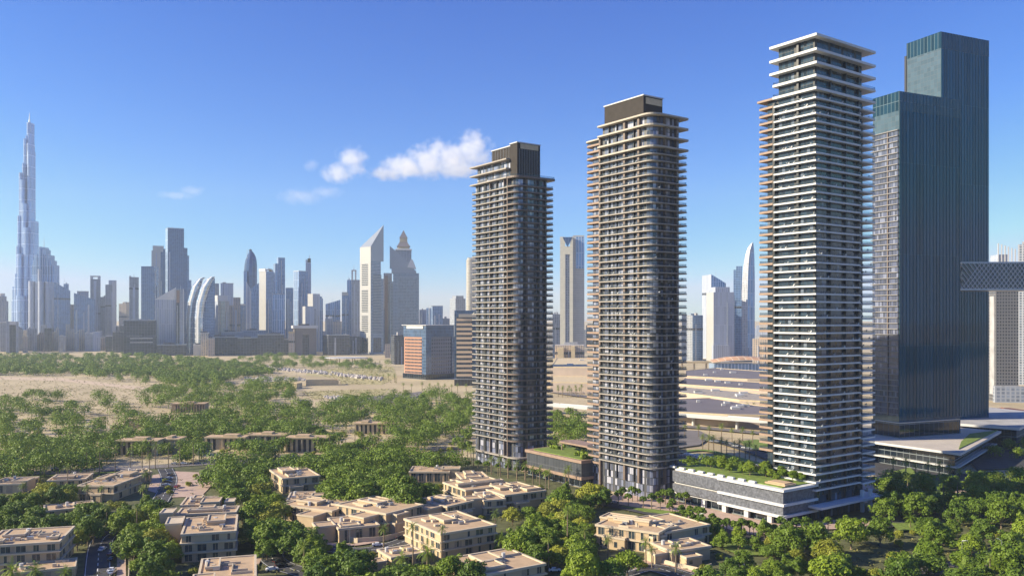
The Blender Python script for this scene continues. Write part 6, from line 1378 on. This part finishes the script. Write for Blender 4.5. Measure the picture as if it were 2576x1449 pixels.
# ================================================================ cars and lamps
PNT = [plain('white_car_paint', (.75, .75, .74), .25, .02), plain('black_car_paint', (.02, .02, .022), .2, .02), plain('silver_car_paint', (.42, .43, .45), .25, .02, metal=.5), plain('dark_red_car_paint', (.25, .03, .03), .25, .02)]
CGL = plain('car_glass', (.02, .025, .03), .06, .02, spec=.9); TYR = plain('tyre_rubber', (.02, .02, .02), .85, .05)
HLG = plain('headlight_lens', (.7, .72, .72), .1, .02); TLG = plain('tail_light_lens', (.35, .02, .02), .2, .02)
def make_car(paint):
    r = thing('parked_car', 'car', 'car')
    prof = [(-2.2, .35), (2.15, .35), (2.25, .62), (2.1, .85), (1.25, .98), (.55, 1.40), (-.95, 1.43), (-1.65, 1.05), (-2.2, .98), (-2.28, .6)]
    m = MB(); w = .88; n = len(prof)
    for i in range(n):
        a, b = prof[i], prof[(i + 1) % n]; wa = w - (.16 if a[1] > 1.1 else 0); wb = w - (.16 if b[1] > 1.1 else 0)
        m.face([(a[0], -wa, a[1]), (b[0], -wb, b[1]), (b[0], wb, b[1]), (a[0], wa, a[1])][::-1], None, 0)
    for s in (-1, 1):
        pts = [(p[0], s * (w - (.16 if p[1] > 1.1 else 0)), p[1]) for p in prof]; m.face(pts if s < 0 else pts[::-1], None, 0)
    ch = [m.build('body', paint, r)]
    m = MB()
    for s in (-1, 1): m.face([(1.12, s * .875, 1.0), (.52, s * .745, 1.36), (-.92, s * .74, 1.38), (-1.5, s * .86, 1.06)], None, 0)
    m.face([(1.2, -.76, 1.02), (1.2, .76, 1.02), (.6, .66, 1.385), (.6, -.66, 1.385)], None, 0); m.face([(-1.63, -.74, 1.08), (-1.63, .74, 1.08), (-1.02, .66, 1.42), (-1.02, -.66, 1.42)], None, 0)
    ch.append(m.build('windows', CGL, r))
    for x in (-1.4, 1.4):
        for s in (-1, 1): m = MB(); m.tube((x, s * .72, .33), (x, s * .92, .33), .33, .33, 12); ch.append(m.build('wheel', TYR, r))
    for s in (-1, 1):
        m = MB(); m.box(2.16, 2.27, s * .6 - .18, s * .6 + .18, .62, .8, 0); ch.append(m.build('headlight', HLG, r))
        m = MB(); m.box(-2.29, -2.2, s * .62 - .16, s * .62 + .16, .72, .9, 0); ch.append(m.build('tail_light', TLG, r))
    return r, ch
CARS = [make_car(p) for p in PNT]; items = []; cn = ['white', 'black', 'silver', 'dark red']; rc = random.Random(3)
def car(x, y, ang, k, world=None):
    X, Y = world or G(x, y); o = place(CARS[k], X, Y, 1, ang, group='cars parked and driving on the streets'); items.append((o, cn[k] + ' parked', X, Y)); o.location.z = .55
for x, y, a, k in ((258, 1387, 1.6, 0), (280, 1398, 1.6, 3), (282, 1412, 1.6, 1), (281, 1440, 1.6, 0), (283, 1446, 1.6, 2), (684, 1438, .5, 0), (708, 1428, .6, 1), (702, 1418, .8, 1), (950, 1376, .2, 0), (1010, 1358, .3, 1), (428, 1198, 1.6, 1), (425, 1207, .1, 2), (422, 1216, .1, 1), (418, 1224, .1, 2), (446, 1228, 1.5, 3), (440, 1170, 0, 2), (462, 1169, 0, 0), (140, 1186, 0, 1), (1395, 1440, .1, 0), (1430, 1447, .2, 1), (1530, 1262, .9, 0), (1545, 1268, .3, 2), (1690, 1272, .3, 1), (1790, 1322, -.3, 0), (1870, 1432, .1, 2), (2300, 1236, .1, 2), (2380, 1238, .1, 0), (2170, 1345, .3, 2)): car(x, y, a, k)
for i in range(14):
    f = i / 13; car(1712 + 190 * f + rc.uniform(-3, 3), 1143 + 33 * f + rc.uniform(-1, 1), -.3, rc.choice([0, 2, 1, 0]))
for i in range(12):
    f = i / 11; car(1790 + 130 * f, 1112 + 26 * f + rc.uniform(-3, 3), -.4, rc.choice([0, 2, 1]))
label_all(items, MARKS, 'car')
for pr in CARS:
    if id(pr[0]) not in USED:
        for c_ in pr[1]: bpy.data.objects.remove(c_)
        bpy.data.objects.remove(pr[0])
def lamp():
    r = thing('street_lamp', 'lamp', 'street lamp'); m = MB(); m.tube((0, 0, 0), (0, 0, 9), .12, .07, 6); c1 = m.build('pole', STEEL, r)
    m = MB(); m.tube((0, 0, 8.9), (1.6, 0, 9.4), .06, .05, 5); m.box(1.4, 2.2, -.15, .15, 9.3, 9.45, 0); c2 = m.build('lamp_head', STEEL, r); return r, [c1, c2]
LP = lamp(); items = []
for x, y in ((500, 1165), (535, 1163), (395, 1172), (330, 1178), (205, 1184), (232, 1350), (300, 1330), (660, 1390), (880, 1384), (1760, 1345), (1870, 1352), (1980, 1360), (2420, 1420), (2520, 1420), (1700, 1160), (1800, 1172), (1100, 1136), (1160, 1132)):
    X, Y = G(x, y); o = place(LP, X, Y, 1, RT.uniform(0, 6), group='street lamps along the roads'); items.append((o, 'thin grey', X, Y))
label_all(items, MARKS, 'street lamp')
# low city blocks: labels by the landmark tower above them
LM = [(10, 'the far left domed tower'), (70, 'the supertall spire'), (108, 'the organ-pipe tower'), (157, 'the sloping blue slab'), (210, 'the falling blue roof'), (240, 'the open-topped slim tower'), (280, 'the notched slim tower'), (337, 'the needle tower'), (377, 'the mid blue box'), (440, 'the tallest blue box'), (500, 'the curved silver pair'), (560, 'the cream apartments'), (630, 'the bullet tower'), (670, 'the arched tower'), (707, 'the stepped grey-blue tower'), (756, 'the two-tone blue tower'), (790, 'the white box tower'), (838, 'the rising roof slab'), (870, 'the cream-capped tower'), (895, 'the lantern tower'), (935, 'the cream wedge tower'), (975, 'the brown-shafted tower'), (1018, 'the blue wedge tower'), (1062, 'the pale slim tower'), (1100, 'the light blue box'), (1150, 'the dark stepped office'), (1440, 'the V-notched tower'), (1560, 'the middle brown tower'), (1740, 'the grey block pair'), (1800, 'the sloping-roofed grey tower'), (1880, 'the sail tower'), (1990, 'the tallest tower')]
GR = {}
for (t, x0, x1, y, d, c_, s_) in LOWB:
    ph = min(LM, key=lambda k: abs(k[0] - (x0 + x1) / 2)); GR.setdefault((c_, s_, ph[1]), []).append((x0, t))
for (c_, s_, ph), L in GR.items():
    L.sort(key=lambda q: q[0])
    for i, (_, t) in enumerate(L): t.root['label'] = f'{c_} {s_} low block at the foot of {ph}' + ('' if len(L) == 1 else f', {ORD[i]} from left')
# ================================================================ air, clouds, light, camera
sun_az = Vector((-1.0, -.14)).normalized(); EL = radians(26)
rf_ = random.Random(77)   # ribs, plant floors and rooftop kit that break up the far facades
for t in FARB:
    nm = t.root.name.split('.')[0]
    if nm in ('city_block', 'low_building', 'portal_building', 'arch_building', 'dark_podium', 'round_tower') or t.La < 14: continue
    for _ in range(rf_.choice([1, 2, 3])):
        u = rf_.uniform(.05, .8) * t.La; add(t, 'facade_rib', rf_.choice([PALE, G_LAV, STEEL, G_LAV]), u, u + t.La * rf_.uniform(.03, .10), -rf_.uniform(.6, 1.8), 0, 0, t.h * rf_.uniform(.6, .985))
    if rf_.random() < .45 and 'white' not in t.root['label'] and 'grey slab with' not in t.root['label']:
        z = t.h * rf_.uniform(.45, .85); add(t, 'plant_floor', G_DARK, -.3, t.La + .3, -.4, t.Lb * .98, z, z + 5)
    if rf_.random() < .5: mast(t, t.La * rf_.uniform(.3, .7), t.Lb * .4, t.h - 1, t.h + rf_.uniform(6, 16), .5)
m, nt, b = nmat('haze_air'); nt.nodes.remove(b); out = nt.nodes['Material Output']
pv = N(nt, 'ShaderNodeVolumePrincipled'); pv.inputs['Color'].default_value = (.72, .84, 1, 1); pv.inputs['Density'].default_value = 6.2e-5; pv.inputs['Anisotropy'].default_value = .1
nt.links.new(pv.outputs[0], out.inputs['Volume'])
hz = MB(); hz.box(-4200, 4200, -400, 5200, -1, 860, 0); tag(hz.build('haze', m), kind='stuff')
def cloud(lab, x, y, d, puffs, dens, seed):
    X, Y = XD(x, d); Z = ZH(y, d); s = d / F; m = MB(); rn = random.Random(seed)
    cm, nt, b = nmat('cloud_vapour'); nt.nodes.remove(b); out = nt.nodes['Material Output']
    pv = N(nt, 'ShaderNodeVolumePrincipled'); pv.inputs['Color'].default_value = (1, 1, 1, 1); pv.inputs['Anisotropy'].default_value = .2
    tc = N(nt, 'ShaderNodeTexCoord'); n = noise(nt, 1.0 / (24 * s), 6, tc.outputs['Object'], .62)
    # density falls to nothing at the edge of the billows
    acc = None
    for (px_, py_, rx, ry) in puffs:
        mp = N(nt, 'ShaderNodeMapping'); mp.vector_type = 'TEXTURE'; mp.inputs['Location'].default_value = (px_ * s, 0, -py_ * s); mp.inputs['Scale'].default_value = (rx * s, rx * s * .9, ry * s); nt.links.new(tc.outputs['Object'], mp.inputs[0])
        ln = N(nt, 'ShaderNodeVectorMath', operation='LENGTH'); nt.links.new(mp.outputs[0], ln.inputs[0]); v = M(nt, 'SUBTRACT', 1, ln.outputs['Value'])
        acc = v if acc is None else M(nt, 'MAXIMUM', acc, v)
    e = M(nt, 'ADD', acc, M(nt, 'MULTIPLY', M(nt, 'SUBTRACT', n, .55), 2.4)); e = M(nt, 'MULTIPLY', M(nt, 'MAXIMUM', e, 0), M(nt, 'GREATER_THAN', acc, 0))
    nt.links.new(M(nt, 'MULTIPLY', M(nt, 'MINIMUM', e, .8), dens), pv.inputs['Density']); nt.links.new(pv.outputs[0], out.inputs['Volume'])
    x0 = min(p[0] - p[2] for p in puffs) * s; x1 = max(p[0] + p[2] for p in puffs) * s; z0 = min(-p[1] - p[3] for p in puffs) * s; z1 = max(-p[1] + p[3] for p in puffs) * s; ry = max(p[2] for p in puffs) * s * .9
    m.prism(rpoly([(x0, -ry, ry * .5), (x1, -ry, ry * .5), (x1, ry, ry * .5), (x0, ry, ry * .5)]), z0, z1, 0, 0, True)
    return tag(m.build('cloud', cm, None, (X, Y, Z)), lab, 'cloud', kind='stuff')
cloud('large bright white cumulus left of the shortest brown tower', 1090, 392, 7200, [(-115, 45, 60, 22), (-70, 30, 75, 38), (-10, 15, 70, 52), (50, 10, 75, 48), (100, -12, 60, 60), (60, 35, 80, 26), (10, -25, 35, 26)], .009, 1)
cloud('small wispy cloud left of the large cumulus', 865, 410, 7200, [(-15, 25, 50, 30), (20, -10, 48, 40), (30, 15, 34, 26)], .008, 2)
cloud('faint low wisp below the small cloud', 790, 490, 7200, [(-30, 5, 70, 24), (30, -5, 50, 18)], .0018, 3)
cloud('tiny wisp left of the small cloud', 783, 416, 7200, [(0, 0, 26, 18)], .003, 4)
cloud('faint wisp high over the curved silver towers', 462, 487, 7200, [(-20, 5, 60, 12), (20, -6, 40, 16)], .0018, 5)
ld = bpy.data.lights.new('sun', 'SUN'); ld.energy = 5.0; ld.angle = radians(.5); ld.color = (1, .885, .66)
lo = bpy.data.objects.new('sun', ld); COL.objects.link(lo)
sv = Vector((sun_az.x * cos(EL), sun_az.y * cos(EL), sin(EL))); lo.rotation_euler = sv.to_track_quat('Z', 'Y').to_euler(); lo.location = (0, 0, 1500)
w = bpy.data.worlds.new('World'); SC.world = w; w.use_nodes = True; nt = w.node_tree; bg = nt.nodes['Background']
sk = N(nt, 'ShaderNodeTexSky'); sk.sky_type = 'NISHITA'; sk.sun_disc = False; sk.sun_elevation = EL; sk.sun_rotation = atan2(sun_az.x, sun_az.y)
sk.air_density = 1.0; sk.dust_density = .15; sk.ozone_density = 5.0; sk.altitude = 0
sp = N(nt, 'ShaderNodeSeparateColor'); cb = N(nt, 'ShaderNodeCombineColor'); nt.links.new(sk.outputs[0], sp.inputs[0])
for i, (tgt, ref, pw) in enumerate(((.72, .665, 2.15), (.72, .745, 1.55), (.88, .72, .95))):
    nt.links.new(M(nt, 'MINIMUM', M(nt, 'MULTIPLY', M(nt, 'POWER', M(nt, 'MULTIPLY', sp.outputs[i], .15 / ref), pw), tgt / .15), (.66, .78, .96)[i] / .15), cb.inputs[i])
nt.links.new(cb.outputs[0], bg.inputs[0]); bg.inputs[1].default_value = .074
cd = bpy.data.cameras.new('camera'); cam = bpy.data.objects.new('camera', cd); COL.objects.link(cam); cam.location = (0, 0, CH); cam.rotation_euler = (pi / 2, 0, 0)
cd.sensor_width = 36; cd.lens = 36 * F / 2576; cd.shift_y = (HY - 724.5) / 2576; cd.clip_end = 90000; cd.clip_start = 1; SC.camera = cam
SC.view_settings.view_transform = 'Standard'; SC.view_settings.look = 'None'; SC.view_settings.exposure = 1.0; SC.view_settings.gamma = 1
cy = SC.cycles; cy.max_bounces = 6; cy.diffuse_bounces = 2; cy.glossy_bounces = 3; cy.transmission_bounces = 2; cy.transparent_max_bounces = 12; cy.volume_bounces = 4
try: cy.volume_max_steps = 96
except Exception: pass
